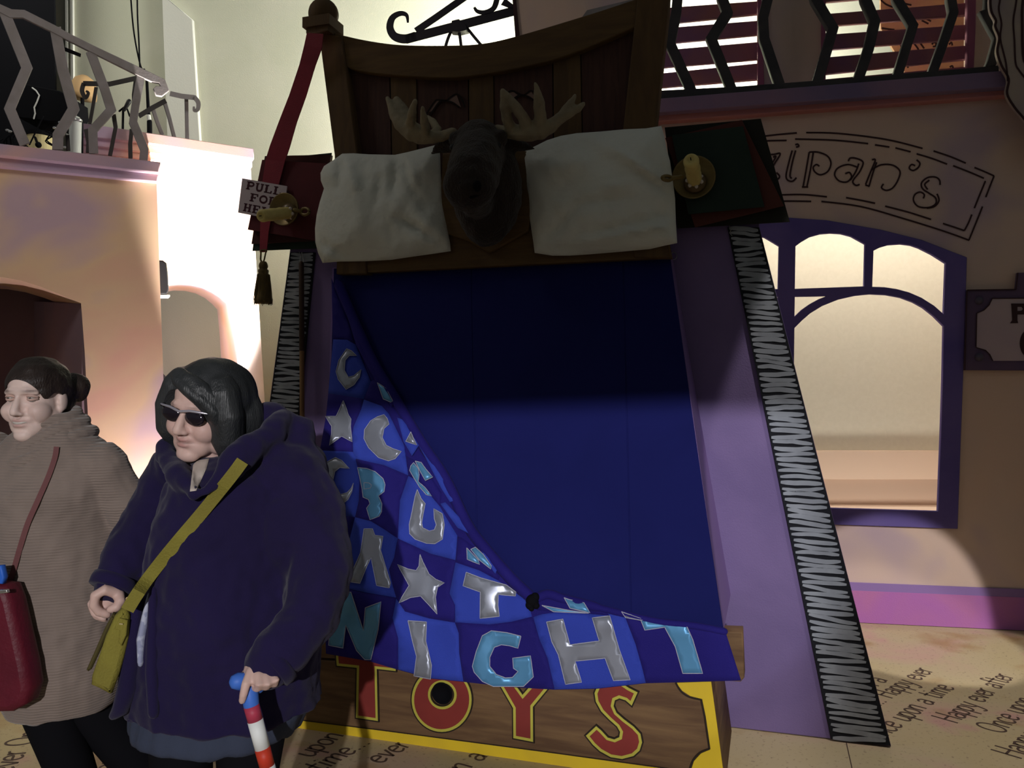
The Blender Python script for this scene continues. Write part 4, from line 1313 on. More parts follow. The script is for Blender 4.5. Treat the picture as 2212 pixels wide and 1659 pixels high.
# pole leaning on the left zebra strip
po = thing('wooden_pole', 'thin wooden pole with dark upper half hung on the left zebra strip', 'pole', BED.hit(655, 1380, 0.04))
PO = 0.045
mb = MB()
mb.tube([BED.hit(651, 570, PO), BED.hit(652, 757, PO)], 0.0135, 12)
mb.build('upper_section', mat('dark_pole', (0.045, 0.022, 0.012), 0.5), po, True)
mb = MB()
mb.tube([BED.hit(652, 755, PO), BED.hit(655, 1390, PO)], 0.0125, 12)
mb.build('lower_section', mat('light_pole', (0.22, 0.12, 0.045), 0.5, (0.16, 0.08, 0.03), 8, stretch=(3, 3, 0.5)), po, True)
mb = MB()
mb.tube([BED.hit(647, 572, PO), BED.hit(649, 556, 0.024), BED.hit(652, 545, 0.017), BED.hit(655, 560, 0.024), BED.hit(655, 572, PO)], 0.0015, 6)
mb.build('hanging_wire', M['white'], po)


# ------------------------------------------------------------------ pillows
def pillow(label, loop, seed, off, creases):
    loop = [p[:2] for p in loop]
    vs, ts = tess([loop], 9)
    n = len(vs)
    F_, B_ = [], []
    for v in vs:
        d = edge_dist((v.x, v.y), loop)
        h = 0.078 * (1 - math.exp(-(d / 38.0) ** 1.0)) + 0.012
        w_ = 0.020 * noise.noise(Vector((v.x / 70, v.y / 70, seed))) + 0.008 * noise.noise(Vector((v.x / 28, v.y / 45, seed + 3))) + 0.005 * noise.noise(Vector((v.x / 13, v.y / 17, seed + 7)))
        for (ax_, ay_, bx_, by_, wd_, am_) in creases:
            A_, B2 = Vector((ax_, ay_)), Vector((bx_, by_))
            dd = B2 - A_
            t = max(0, min(1, (Vector((v.x, v.y)) - A_).dot(dd) / dd.dot(dd)))
            q = (Vector((v.x, v.y)) - A_ - dd * t).length
            w_ += 1.5 * am_ * math.exp(-(q / wd_) ** 2) * math.sin(math.pi * (0.12 + 0.76 * t))
        f_ = min(1, d / 20.0)
        F_.append(HB.hit(v.x, v.y, off + h + w_ * (0.25 + 0.75 * f_)))
        B_.append(HB.hit(v.x, v.y, off))
    fs = [tuple(t) for t in ts] + [tuple(n + i for i in reversed(t)) for t in ts]
    cnt = {}
    for t in ts:
        for i in range(3):
            e = tuple(sorted((t[i], t[(i + 1) % 3])))
            cnt[e] = cnt.get(e, 0) + 1
    for t in ts:
        for i in range(3):
            e = (t[i], t[(i + 1) % 3])
            if cnt[tuple(sorted(e))] == 1:
                fs.append((e[1], e[0], n + e[0], n + e[1]))
    mb = MB()
    mb.add(F_ + B_, fs)
    o = mb.build('pillow', M['linen'], None, True)
    tag(o, label, 'pillow', 'white pillows')
    return o


M['linen'] = mat('white_linen', (0.70, 0.71, 0.66), 0.9, bump=0.5, bscale=26, spec=0.1)
L = Z2((265, 888), (330, 886), (420, 892), (570, 895), (640, 880), (740, 855), (822, 834), (832, 900), (835, 1000), (842, 1100), (852, 1200), (872, 1320), (890, 1408), (893, 1452), (800, 1466), (700, 1480), (550, 1502), (400, 1510), (250, 1512), (152, 1520), (125, 1460), (110, 1400), (108, 1320), (118, 1240), (135, 1170), (160, 1090), (142, 1045), (140, 1000), (160, 960), (215, 925))
q = lambda *a: tuple(v for p in Z2(*a) for v in p)
pillow('white pillow on the left of the moose head', L, 1.3, 0.078, [q((265, 900), (240, 1100)) + (7, -0.018), q((575, 900), (560, 1120)) + (8, -0.022), q((590, 900), (690, 1120)) + (6, -0.016), q((660, 930), (690, 1110)) + (9, 0.012), q((480, 1020), (460, 1180)) + (7, -0.012), q((570, 1250), (860, 1415)) + (7, -0.026), q((120, 1390), (330, 1510)) + (8, -0.02), q((300, 920), (330, 1100)) + (14, 0.012), q((640, 1180), (800, 1330)) + (18, 0.012), q((700, 1470), (880, 1412)) + (5, -0.014)])
L = Z2((1310, 880), (1380, 845), (1450, 810), (1530, 785), (1620, 770), (1760, 760), (1900, 747), (2020, 742), (2110, 728), (2128, 790), (2140, 860), (2160, 930), (2176, 1040), (2190, 1150), (2194, 1280), (2202, 1405), (2130, 1420), (2045, 1440), (1880, 1455), (1700, 1470), (1580, 1478), (1480, 1478), (1378, 1462), (1370, 1400), (1350, 1270), (1340, 1150), (1330, 1070), (1324, 990))
pillow('white pillow on the right of the moose head', L, 5.1, 0.078, [q((1700, 800), (2150, 1060)) + (12, 0.026), q((1760, 830), (2120, 1100)) + (8, -0.016), q((1440, 1400), (1620, 1190)) + (9, -0.02), q((1600, 1180), (1950, 1140)) + (10, -0.014), q((1760, 1080), (1950, 1060)) + (6, 0.010), q((1600, 1360), (2170, 1240)) + (7, -0.014), q((1640, 1400), (2180, 1310)) + (6, 0.012), q((1380, 1440), (1700, 1440)) + (6, -0.012), q((1330, 900), (1420, 880)) + (10, -0.01), q((1480, 960), (1700, 900)) + (20, 0.012), q((1900, 1370), (2190, 1330)) + (5, -0.012)])

# ------------------------------------------------------------------ moose head trophy
mo_ = thing('moose_head', 'mounted brown moose head with pale antlers between the pillows', 'moose head', HB.hit(1050, 540, 0.05))
plate('shield', [(955, 330), (1150, 325), (1152, 430), (1140, 500), (1100, 522), (1057, 547), (1010, 520), (962, 505), (950, 430)], HB, 0.062, 0.03, M['tan_rail'], mo_, 0.008)
H_ = lambda px, py, d: HB.hit(px, py, d)
mb = MB()
mb.ball(H_(1052, 410, 0.215), (0.155, 0.12, 0.24), seg=24, rings=16)              # neck
mb.ball(H_(1050, 460, 0.19), (0.115, 0.09, 0.15), seg=24, rings=16)
mb.ball(H_(1035, 320, 0.27), (0.112, 0.14, 0.12), seg=24, rings=16)              # skull
mb.tube([H_(1035, 318, 0.26), H_(1030, 345, 0.40), H_(1020, 385, 0.50), H_(1014, 405, 0.53)], [0.115, 0.108, 0.110, 0.100], 20)
mb.ball(H_(1014, 402, 0.55), (0.108, 0.07, 0.092), seg=24, rings=16)             # nose bulb
mb.ball(H_(1016, 428, 0.50), (0.088, 0.06, 0.055))                               # lower lip and jaw
mb.tube([H_(1040, 400, 0.22), H_(1028, 440, 0.36), H_(1020, 436, 0.47)], [0.085, 0.066, 0.05], 16)
mb.tube([H_(1046, 440, 0.24), H_(1046, 480, 0.23), H_(1048, 498, 0.22)], [0.055, 0.045, 0.02], 14)   # bell
for sx, ex_, ey_ in ((968, 935, 330), (1110, 1150, 320)):                         # ears
    mb.tube([H_((1035 + sx) / 2, 312, 0.22), H_(sx, 312, 0.20), H_((sx + ex_) / 2, (312 + ey_) / 2, 0.19), H_(ex_, ey_, 0.18)], [0.05, 0.05, 0.042, 0.014], 12, flat=0.5)
mb.ball(H_(985, 300, 0.33), 0.035)
mb.ball(H_(1080, 298, 0.33), 0.035)
me = remesh(mb, 0.011, 4)
wrinkle(me, 0.006, 26)
M['fur'] = mat('moose_fur', (0.034, 0.022, 0.017), 0.95, (0.020, 0.013, 0.011), 10, 0.8, 130, stretch=(1, 1, 0.35), sheen=0.15)
head = link('head', me, M['fur'], mo_, True)
for px, py in ((978, 318), (1076, 316)):
    mb = MB()
    mb.ball(H_(px, py, 0.375), 0.014)
    mb.build('eye', M['black_gloss'], head, True)
for px in (997, 1031):
    mb = MB()
    mb.ball(H_(px, 402, 0.612), (0.016, 0.012, 0.022))
    mb.build('nostril', M['black'], head, True)
mb = MB()
mb.tube([H_(985, 430, 0.545), H_(1000, 424, 0.585), H_(1018, 426, 0.60), H_(1036, 420, 0.585), H_(1048, 420, 0.54)], 0.006, 6)
mb.build('mouth_line', M['black'], head, True)
M['antler'] = mat('antler_bone', (0.30, 0.25, 0.16), 0.7, (0.22, 0.18, 0.12), 8, 0.3, 60)
ZA = ZM
AN = (
    ([([(660, 520, .27, .030), (560, 560, .28, .032), (450, 568, .30, .040), (350, 555, .31, .050)]), ([(420, 560, .30, .045), (300, 520, .32, .06), (190, 440, .31, .05), (120, 330, .29, .032), (72, 215, .27, .014)]),
      ([(290, 520, .32, .05), (230, 430, .29, .06), (180, 330, .26, .055), (150, 240, .24, .03)]), ([(285, 520, .32, .032), (278, 430, .36, .030), (290, 340, .40, .026), (318, 238, .43, .014)]),
      ([(420, 550, .31, .032), (408, 470, .36, .028), (395, 390, .40, .024), (388, 305, .43, .012)]), ([(470, 560, .30, .030), (520, 500, .26, .030), (470, 420, .24, .022), (430, 380, .23, .012)])]),
    ([([(1045, 495, .27, .030), (1140, 520, .29, .036), (1250, 525, .31, .048), (1360, 520, .32, .055)]), ([(1300, 520, .31, .05), (1440, 505, .31, .055), (1550, 455, .30, .040), (1640, 370, .29, .030), (1700, 280, .28, .026), (1750, 195, .28, .012)]),
      ([(1620, 400, .29, .03), (1720, 340, .28, .026), (1790, 300, .27, .022), (1828, 265, .26, .012)]), ([(1180, 500, .31, .036), (1140, 400, .36, .032), (1118, 280, .40, .028), (1098, 150, .43, .013)]),
      ([(1330, 490, .33, .04), (1280, 380, .37, .034), (1200, 270, .40, .030), (1105, 148, .43, .014)]), ([(1430, 480, .32, .04), (1440, 360, .36, .036), (1425, 220, .40, .030), (1395, 88, .43, .012)])]))
for side in AN:
    mb = MB()
    for br_ in side:
        pts = [H_(*ZA((x, y))[0], d) for x, y, d, r_ in br_]
        mb.tube(pts, [r_ * 0.72 for x, y, d, r_ in br_], 12)
    me = remesh(mb, 0.006, 3)
    wrinkle(me, 0.003, 40)
    link('antler', me, M['antler'], mo_, True)

# ------------------------------------------------------------------ left balcony railings and stage gear
Z1_ = Z(0, 0, 0.2109)
lr = thing('balcony_railing', 'grey zigzag balcony railing on the ledge at the upper left', 'railing', W1.hit(160, 330, 0.0))
RO = -0.06
plate('top_rail', Z1_((-300, -70), (0, 40), (120, 92), (250, 98), (560, 255), (720, 345), (960, 465), (1460, 700), (1690, 812), (1735, 925), (1660, 985), (1600, 975), (1570, 905), (1600, 880), (1645, 880), (1630, 850), (1560, 838), (1420, 775), (940, 535), (690, 410), (520, 320), (235, 180), (100, 178), (0, 125), (-300, 20)), W1, RO, 0.035, M['rail_grey'], lr, 0.004)
for s, w in ((((40, 110), (275, 690), (98, 1110), (255, 1480)), 23), (((565, 280), (640, 700), (755, 1110), (595, 1380), (590, 1530)), 24), (((925, 520), (1070, 900), (1140, 1120), (950, 1330), (960, 1570)), 20), (((1450, 740), (1385, 1100), (1365, 1250), (1480, 1530), (1470, 1640)), 18), (((-320, 20), (-150, 600), (-330, 1000), (-180, 1440)), 21)):
    zig(Z1_(*s), w, W1, RO - 0.005, 0.03, M['rail_grey'], lr)
for s in (((1165, 1170), (1185, 1300), (1128, 1590)), ((1350, 1320), (1335, 1470), (1338, 1620)), ((880, 1320), (905, 1450), (900, 1560)), ((690, 1380), (700, 1540))):
    zig(Z1_(*s), 9, W1, RO - 0.07, 0.03, M['rail_dark'], lr, 'back_post')  # back posts: their unlit look is put into a darker colour
ls = W1.hit(160, 118, RO)
plate('black_bracket', Z1_((640, 472), (830, 550), (825, 578), (650, 510)), W1, RO - 0.03, 0.02, M['black'], lr)

r2 = thing('balcony_railing', 'lower railing with curled ends on the far brightly lit ledge', 'railing', W2.hit(330, 300, -0.1))
strip('rail', Z1_((850, 855), (1120, 862), (1400, 800)), 11, W2, -0.16, 0.035, M['rail_dark'], r2, sm=False)
strip('rail', Z1_((1420, 1190), (1560, 1105), (1700, 1030)), 11, W2, -0.17, 0.035, M['rail_dark'], r2, sm=False)
strip('rail', Z1_((1740, 958), (1860, 985), (1995, 1000)), 11, W2, -0.13, 0.035, M['rail_grey'], r2, sm=False)
strip('curled_end', Z1_((860, 850), (840, 930), (875, 1000), (905, 955), (880, 930)), [10, 10, 9, 7, 4], W2, -0.16, 0.035, M['rail_dark'], r2)
strip('curled_end', Z1_((1985, 990), (2030, 1050), (2025, 1120), (1990, 1130), (1985, 1090)), [10, 10, 9, 7, 4], W2, -0.13, 0.035, M['rail_grey'], r2)
for s, m_ in ((((985, 890), (950, 1100), (905, 1340)), 'rail_dark'), (((1390, 810), (1370, 960), (1380, 1300)), 'rail_dark'), (((1570, 1120), (1610, 1240), (1665, 1380)), 'rail_grey'), (((1910, 1000), (1915, 1210), (1920, 1430)), 'rail_grey'), (((1690, 1050), (1735, 1200), (1790, 1420)), 'rail_grey')):
    zig(Z1_(*s), 8, W2, -0.17, 0.03, M[m_], r2)

# balcony floor behind the two left facades, below their cornices
BZ = 3.28
e0, e1 = W1.uv(-420, 300, -0.2)[0], W1.uv(330, 360, -0.2)[0]
f0, f1 = W2.uv(345, 300, -0.30)[0], W2.uv(535, 360, -0.30)[0]
poly = [W1.pt(e0, 0, -0.45), W1.pt(e1, 0, -0.45), W2.pt(f0 - .3, 0, -0.30), W2.pt(f1, 0, -0.30), Vector((-3.5, 9.48, 0)), Vector((-8.5, 9.48, 0))]
mb = MB()
mb.add([Vector((p.x, p.y, BZ - 0.1)) for p in poly] + [Vector((p.x, p.y, BZ)) for p in poly], [tuple(range(5, -1, -1)), tuple(range(6, 12))] + [(i, (i + 1) % 6, 6 + (i + 1) % 6, 6 + i) for i in range(6)])
struct(mb.build('floor_balcony', M['rail_grey']))

# stage clutter behind the near railing
PL = Plane((0, 8.3, 0), (1, 0, 0))
dr = plate('black_drape', [(-420, -200), (112, -200), (118, 60), (120, 332), (30, 345), (-420, 300)], PL, -0.5, 0.03, M['black'])
tag(dr, 'tall black drape at the far upper left corner behind the railing', 'drape')
sp = thing('stage_cabinet', 'black box cabinet with a white cord behind the first zigzag balusters', 'cabinet', PL.hit(95, 262, 0.0))
plate('cabinet_body', [(32, 186), (60, 182), (128, 196), (146, 205), (148, 232), (138, 262), (110, 263), (40, 254), (28, 225)], PL, -0.3, 0.4, M['black'], sp, 0.01)
mb = MB()
mb.tube([PL.hit(x, y, 0.11) for x, y in ((70, 190), (78, 196), (85, 206), (80, 220), (74, 232), (76, 245), (73, 256))], 0.008, 6)
mb.build('white_cord', M['white'], sp, True)
t = thing('domed_shade', 'tan domed shade behind the grey railing', 'lampshade', PL.hit(178, 216, 0.0))
mb = MB()
k = 8.3 / F
mb.lathe(PL.hit(178, 212, -0.6), (0.1, 0, 1), [(0.001, 0), (30 * k, 0), (30 * k, 8 * k), (28 * k, 28 * k), (20 * k, 44 * k), (8 * k, 52 * k), (0.001, 53 * k)], 28)
mb.build('shade', mat('tan_shade', (0.52, 0.33, 0.16), 0.7), t, True)
mb = MB()
mb.tube([PL.hit(178, 212, -0.6), PL.hit(182, PL.py_at(182, BZ, -0.6), -0.6)], 0.02, 8)
mb.build('stand_pole', M['black'], t)
t = thing('drum', 'cream drum with a dark hoop on the ledge behind the first baluster', 'drum', PL.hit(84, 330, 0.0))
mb = MB()
c_ = PL.hit(85, 292, 0.0)
mb.lathe(c_, (0, 0, 1), [(0.001, BZ - c_.z), (25 * k, BZ - c_.z), (25 * k, 0), (0.001, 0)], 28)
mb.build('drum_shell', mat('cream_drum', (0.62, 0.52, 0.28), 0.6), t)
mb = MB()
mb.lathe(PL.hit(85, 292, 0.0), (0, 0, 1), [(26 * k, -4 * k), (27 * k, -4 * k), (27 * k, 4 * k), (26 * k, 4 * k), (0.001, 3 * k)], 28)
mb.build('hoop', M['black'], t)
mb = MB()
mb.tube([PL.hit(93, 252, 0.2), PL.hit(64, 312, 0.2)], 0.008, 6)
mb.tube([PL.hit(76, 297, 0.22), PL.hit(82, 313, 0.24)], 0.012, 6)
mb.ball(PL.hit(83, 313, 0.24), 0.03, seg=10, rings=8)
mb.build('pedal_beater', M['black'], t)
t = thing('microphone_stand', 'small black microphone stand near the railing end', 'stand', PL.hit(262, 320, 0.0))
mb = MB()
mb.tube([PL.hit(262, PL.py_at(262, BZ), 0), PL.hit(266, 238, 0)], 0.012, 8)
mb.tube([PL.hit(258, 240, 0), PL.hit(272, 228, 0), PL.hit(280, 250, 0), PL.hit(296, 268, 0)], 0.01, 8)
mb.build('boom', M['black'], t)
mb = MB()
mb.tube([PL.hit(268, 238, 0.02), PL.hit(279, 219, 0.03)], [0.016, 0.024], 10)
mb.build('microphone', M['black_gloss'], t, True)
t = thing('thin_stand', 'thin black upright stand with a white band near the railing end', 'stand', PL.hit(323, 320, 0.1))
mb = MB()
mb.tube([PL.hit(317, 170, 0.1), PL.hit(321, 250, 0.1)], [0.014, 0.018], 8)
mb.tube([PL.hit(323, 263, 0.1), PL.hit(325, PL.py_at(325, BZ, 0.1), 0.1)], 0.026, 8)
mb.build('pole', M['black'], t)
mb = MB()
mb.tube([PL.hit(321, 250, 0.1), PL.hit(323, 264, 0.1)], 0.021, 8)
mb.build('white_band', M['white'], t)
t = thing('clear_tube', 'pale standing tube with bright glints between the balusters', 'tube', PL.hit(166, 322, 0.0))
mb = MB()
mb.tube([PL.hit(160, PL.py_at(160, BZ, 0.35), 0.35), PL.hit(163, 262, 0.35)], 0.055, 14)
mb.build('tube_body', mat('pale_tube', (0.45, 0.46, 0.45), 0.3), t, True)
mb = MB()
mb.ball(PL.hit(164, 260, 0.37), (0.06, 0.05, 0.025))
mb.build('tube_cap', mat('chrome', (0.8, 0.8, 0.82), 0.2, metal=0.9), t, True)
t = thing('cable_tangle', 'tangle of black cables and small clamps on the ledge by the drum', 'cable', PL.hit(30, 332, 0.1))
rnd = random.Random(11)
for i in range(12):
    x0 = rnd.uniform(-5, 50) if i < 7 else rnd.uniform(108, 160)
    mb = MB()
    y0 = rnd.uniform(268, 300)
    mb.tube(smooth_line([tuple(PL.hit(x0 + rnd.uniform(-14, 14), y0 + j * 12 + rnd.uniform(-3, 3), 0.15 + rnd.uniform(-0.05, 0.05))) for j in range(5)], 4), 0.007, 5)
    mb.build('cable', M['black'], t)
for px, py in ((16, 281), (22, 284), (118, 276), (125, 282), (130, 264), (140, 318)):
    mb = MB()
    mb.ball(PL.hit(px, py, 0.2), (0.022, 0.015, 0.012), seg=8, rings=6)
    mb.build('clamp', mat('chrome_clamp', (0.8, 0.8, 0.82), 0.2, metal=0.9), t)
for pts, wd_ in (([(279, -60), (288, 60), (303, 140), (312, 150)], 'left'), ([(296, -60), (297, 30), (300, 90), (302, 145)], 'right')):
    mb = MB()
    mb.tube(smooth_line([tuple(PL.hit(x, y, 0.3 if wd_ == 'left' else 0.36)) for x, y in pts], 6), 0.008, 6)
    o = mb.build('hanging_cable', M['black'])
    tag(o, 'thin %s black cable hanging down to the railing end' % ('slanting' if wd_ == 'left' else 'straight'), 'cable')
t = thing('small_loudspeaker', 'small black loudspeaker fixed to the edge of the left wall', 'loudspeaker', W1.hit(352, 636, -0.2))
plate('cabinet', [(325, 566), (332, 561), (352, 562), (360, 568), (363, 590), (365, 625), (362, 636), (330, 636)], W1, -0.30, 0.14, M['black_gloss'], t, 0.012)
plate('mounting_plate', [(330, 637), (367, 637), (367, 641), (330, 641)], W1, -0.30, 0.14, M['white'], t)
lb_ = plate('slanted_board', [(352, 806), (362, 818), (386, 862), (372, 872), (352, 840)], W2, 0.25, 0.04, M['rail_dark'])
tag(lb_, 'dark slanted stick end in front of the small arch beside the sunglasses', 'stick')

# ------------------------------------------------------------------ handwriting printed on the floor
GL = {'O': (.78, [[(.38 + .31 * math.cos(t), .5 + .5 * math.sin(t)) for t in [i * math.pi / 8 for i in range(17)]]]),
      'n': (.52, [[(.06, .6), (.06, 0)], [(.06, .38), (.16, .54), (.3, .6), (.4, .5), (.42, 0)]]),
      'c': (.48, [[(.42, .5), (.3, .6), (.15, .57), (.05, .4), (.06, .18), (.16, .03), (.3, 0), (.43, .1)]]),
      'e': (.50, [[(.06, .3), (.25, .32), (.42, .36), (.4, .52), (.26, .6), (.11, .52), (.04, .3), (.1, .08), (.25, 0), (.44, .1)]]),
      'u': (.50, [[(.06, .6), (.06, .2), (.13, .03), (.25, 0), (.4, .14)], [(.42, .6), (.42, .3), (.44, 0)]]),
      'p': (.50, [[(.06, .6), (.06, -.35)], [(.06, .4), (.18, .58), (.33, .55), (.42, .35), (.36, .1), (.22, 0), (.06, .1)]]),
      'o': (.52, [[(.25 + .2 * math.cos(t), .3 + .3 * math.sin(t)) for t in [i * math.pi / 6 for i in range(13)]]]),
      'a': (.50, [[(.08, .5), (.2, .6), (.35, .55), (.4, .4), (.41, 0)], [(.4, .33), (.2, .34), (.06, .24), (.06, .08), (.18, 0), (.32, .06), (.4, .18)]]),
      't': (.42, [[(.18, .9), (.18, .15), (.26, 0), (.38, .06)], [(.02, .6), (.38, .6)]]),
      'i': (.24, [[(.1, .6), (.1, 0)], [(.1, .78), (.11, .83)]]),
      'm': (.76, [[(.06, .6), (.06, 0)], [(.06, .4), (.18, .58), (.3, .58), (.36, .45), (.36, 0)], [(.36, .4), (.48, .58), (.6, .58), (.66, .45), (.67, 0)]]),
      'H': (.66, [[(.08, 1), (.06, 0)], [(.54, 1), (.54, 0)], [(.06, .5), (.54, .5)]]),
      'y': (.50, [[(.06, .6), (.12, .2), (.26, .06)], [(.44, .6), (.34, .1), (.2, -.3), (.08, -.38), (-.02, -.3)]]),
      'v': (.46, [[(.04, .6), (.22, 0)], [(.22, 0), (.42, .6)]]),
      'r': (.36, [[(.06, .6), (.06, 0)], [(.06, .38), (.16, .55), (.32, .6)]]),
      'f': (.40, [[(.42, .93), (.3, 1), (.2, .85), (.18, 0)], [(.02, .6), (.36, .6)]]),
      '.': (.26, [[(.1, .0), (.12, .05)]]), ' ': (.42, [])}


def floor_line(text, start_px, ang, cap=0.112, stretch=1.0):
    p = floor_hit(*start_px)
    a_ = math.radians(ang)
    FP = Plane((p.x, p.y, 0.0), (math.cos(a_), math.sin(a_), 0), (-math.sin(a_), math.cos(a_), 0))
    x = 0.0
    mb = MB()
    for ch in text:
        adv, st_ = GL[ch]
        for s in st_:
            ribbon(mb, [((x + q[0]) * cap * stretch, q[1] * cap) for q in s], cap * 0.085, FP, 0.0, 0.0012, 'uv', 3, len(s) > 2)
        x += adv
    mb.build('floor_lettering', M['ink2'], FLOOR)


M['ink2'] = mat('floor_ink', (0.075, 0.045, 0.035), 0.7)
floor_line('Once upon a', (1795, 1545), 43.5)
floor_line('a time... Happy ever', (1836, 1568), 43.5)
floor_line('Once upon a time', (1900, 1604), 43.5)
floor_line('Happy ever after', (2068, 1563), 43.5)
floor_line('Once upon a time', (2166, 1586), 43.5)
floor_line('Happy ever after', (2206, 1640), 43.5)
floor_line('ever Once upon', (24, 1668), 104)
floor_line('Happy ever after', (243, 1680), 104)
floor_line('Once upon a time', (320, 1668), 92)
floor_line('upon a time', (672, 1636), 66)
floor_line('ever after', (822, 1650), 58)
floor_line('time... Happy', (694, 1668), 60)
floor_line('n a time', (1005, 1668), 58)
# slab joints
mb = MB()
FLP = Plane((0, 0, 0), (1, 0, 0), (0, 1, 0))
for p_, q_ in (((1828, 1604), (1845, 1680)), ((1200, 1560), (1860, 1348))):
    A_, B2 = floor_hit(*p_), floor_hit(*q_)
    ribbon(mb, [(A_.x, A_.y), (B2.x, B2.y)], 0.004, FLP, 0.0, 0.0006, 'uv', sm=False)
    break
mb.build('slab_joint', M['ink2'], FLOOR)

# ------------------------------------------------------------------ people
def skin_mat(name, base, dark, lips):
    m = mat(name, base, 0.5, spec=0.35, bump=0.05, bscale=300)
    nt = m.node_tree
    b = nt.nodes['Principled BSDF']
    prev = None
    at_ = nt.nodes.new('ShaderNodeAttribute')
    at_.attribute_name = 'tint'
    sep = nt.nodes.new('ShaderNodeSeparateColor')
    nt.links.new(at_.outputs['Color'], sep.inputs['Color'])
    src = None
    for ch, col in (('Red', lips), ('Green', dark)):
        mx = nt.nodes.new('ShaderNodeMix')
        mx.data_type = 'RGBA'
        nt.links.new(sep.outputs[ch], mx.inputs['Factor'])
        if src is None:
            mx.inputs['A'].default_value = (*base, 1)
        else:
            nt.links.new(src, mx.inputs['A'])
        mx.inputs['B'].default_value = (*col, 1)
        src = mx.outputs['Result']
    nt.links.new(src, b.inputs['Base Color'])
    b.inputs['Subsurface Weight'].default_value = 0.1
    b.inputs['Subsurface Radius'].default_value = (0.01, 0.004, 0.002)
    return m


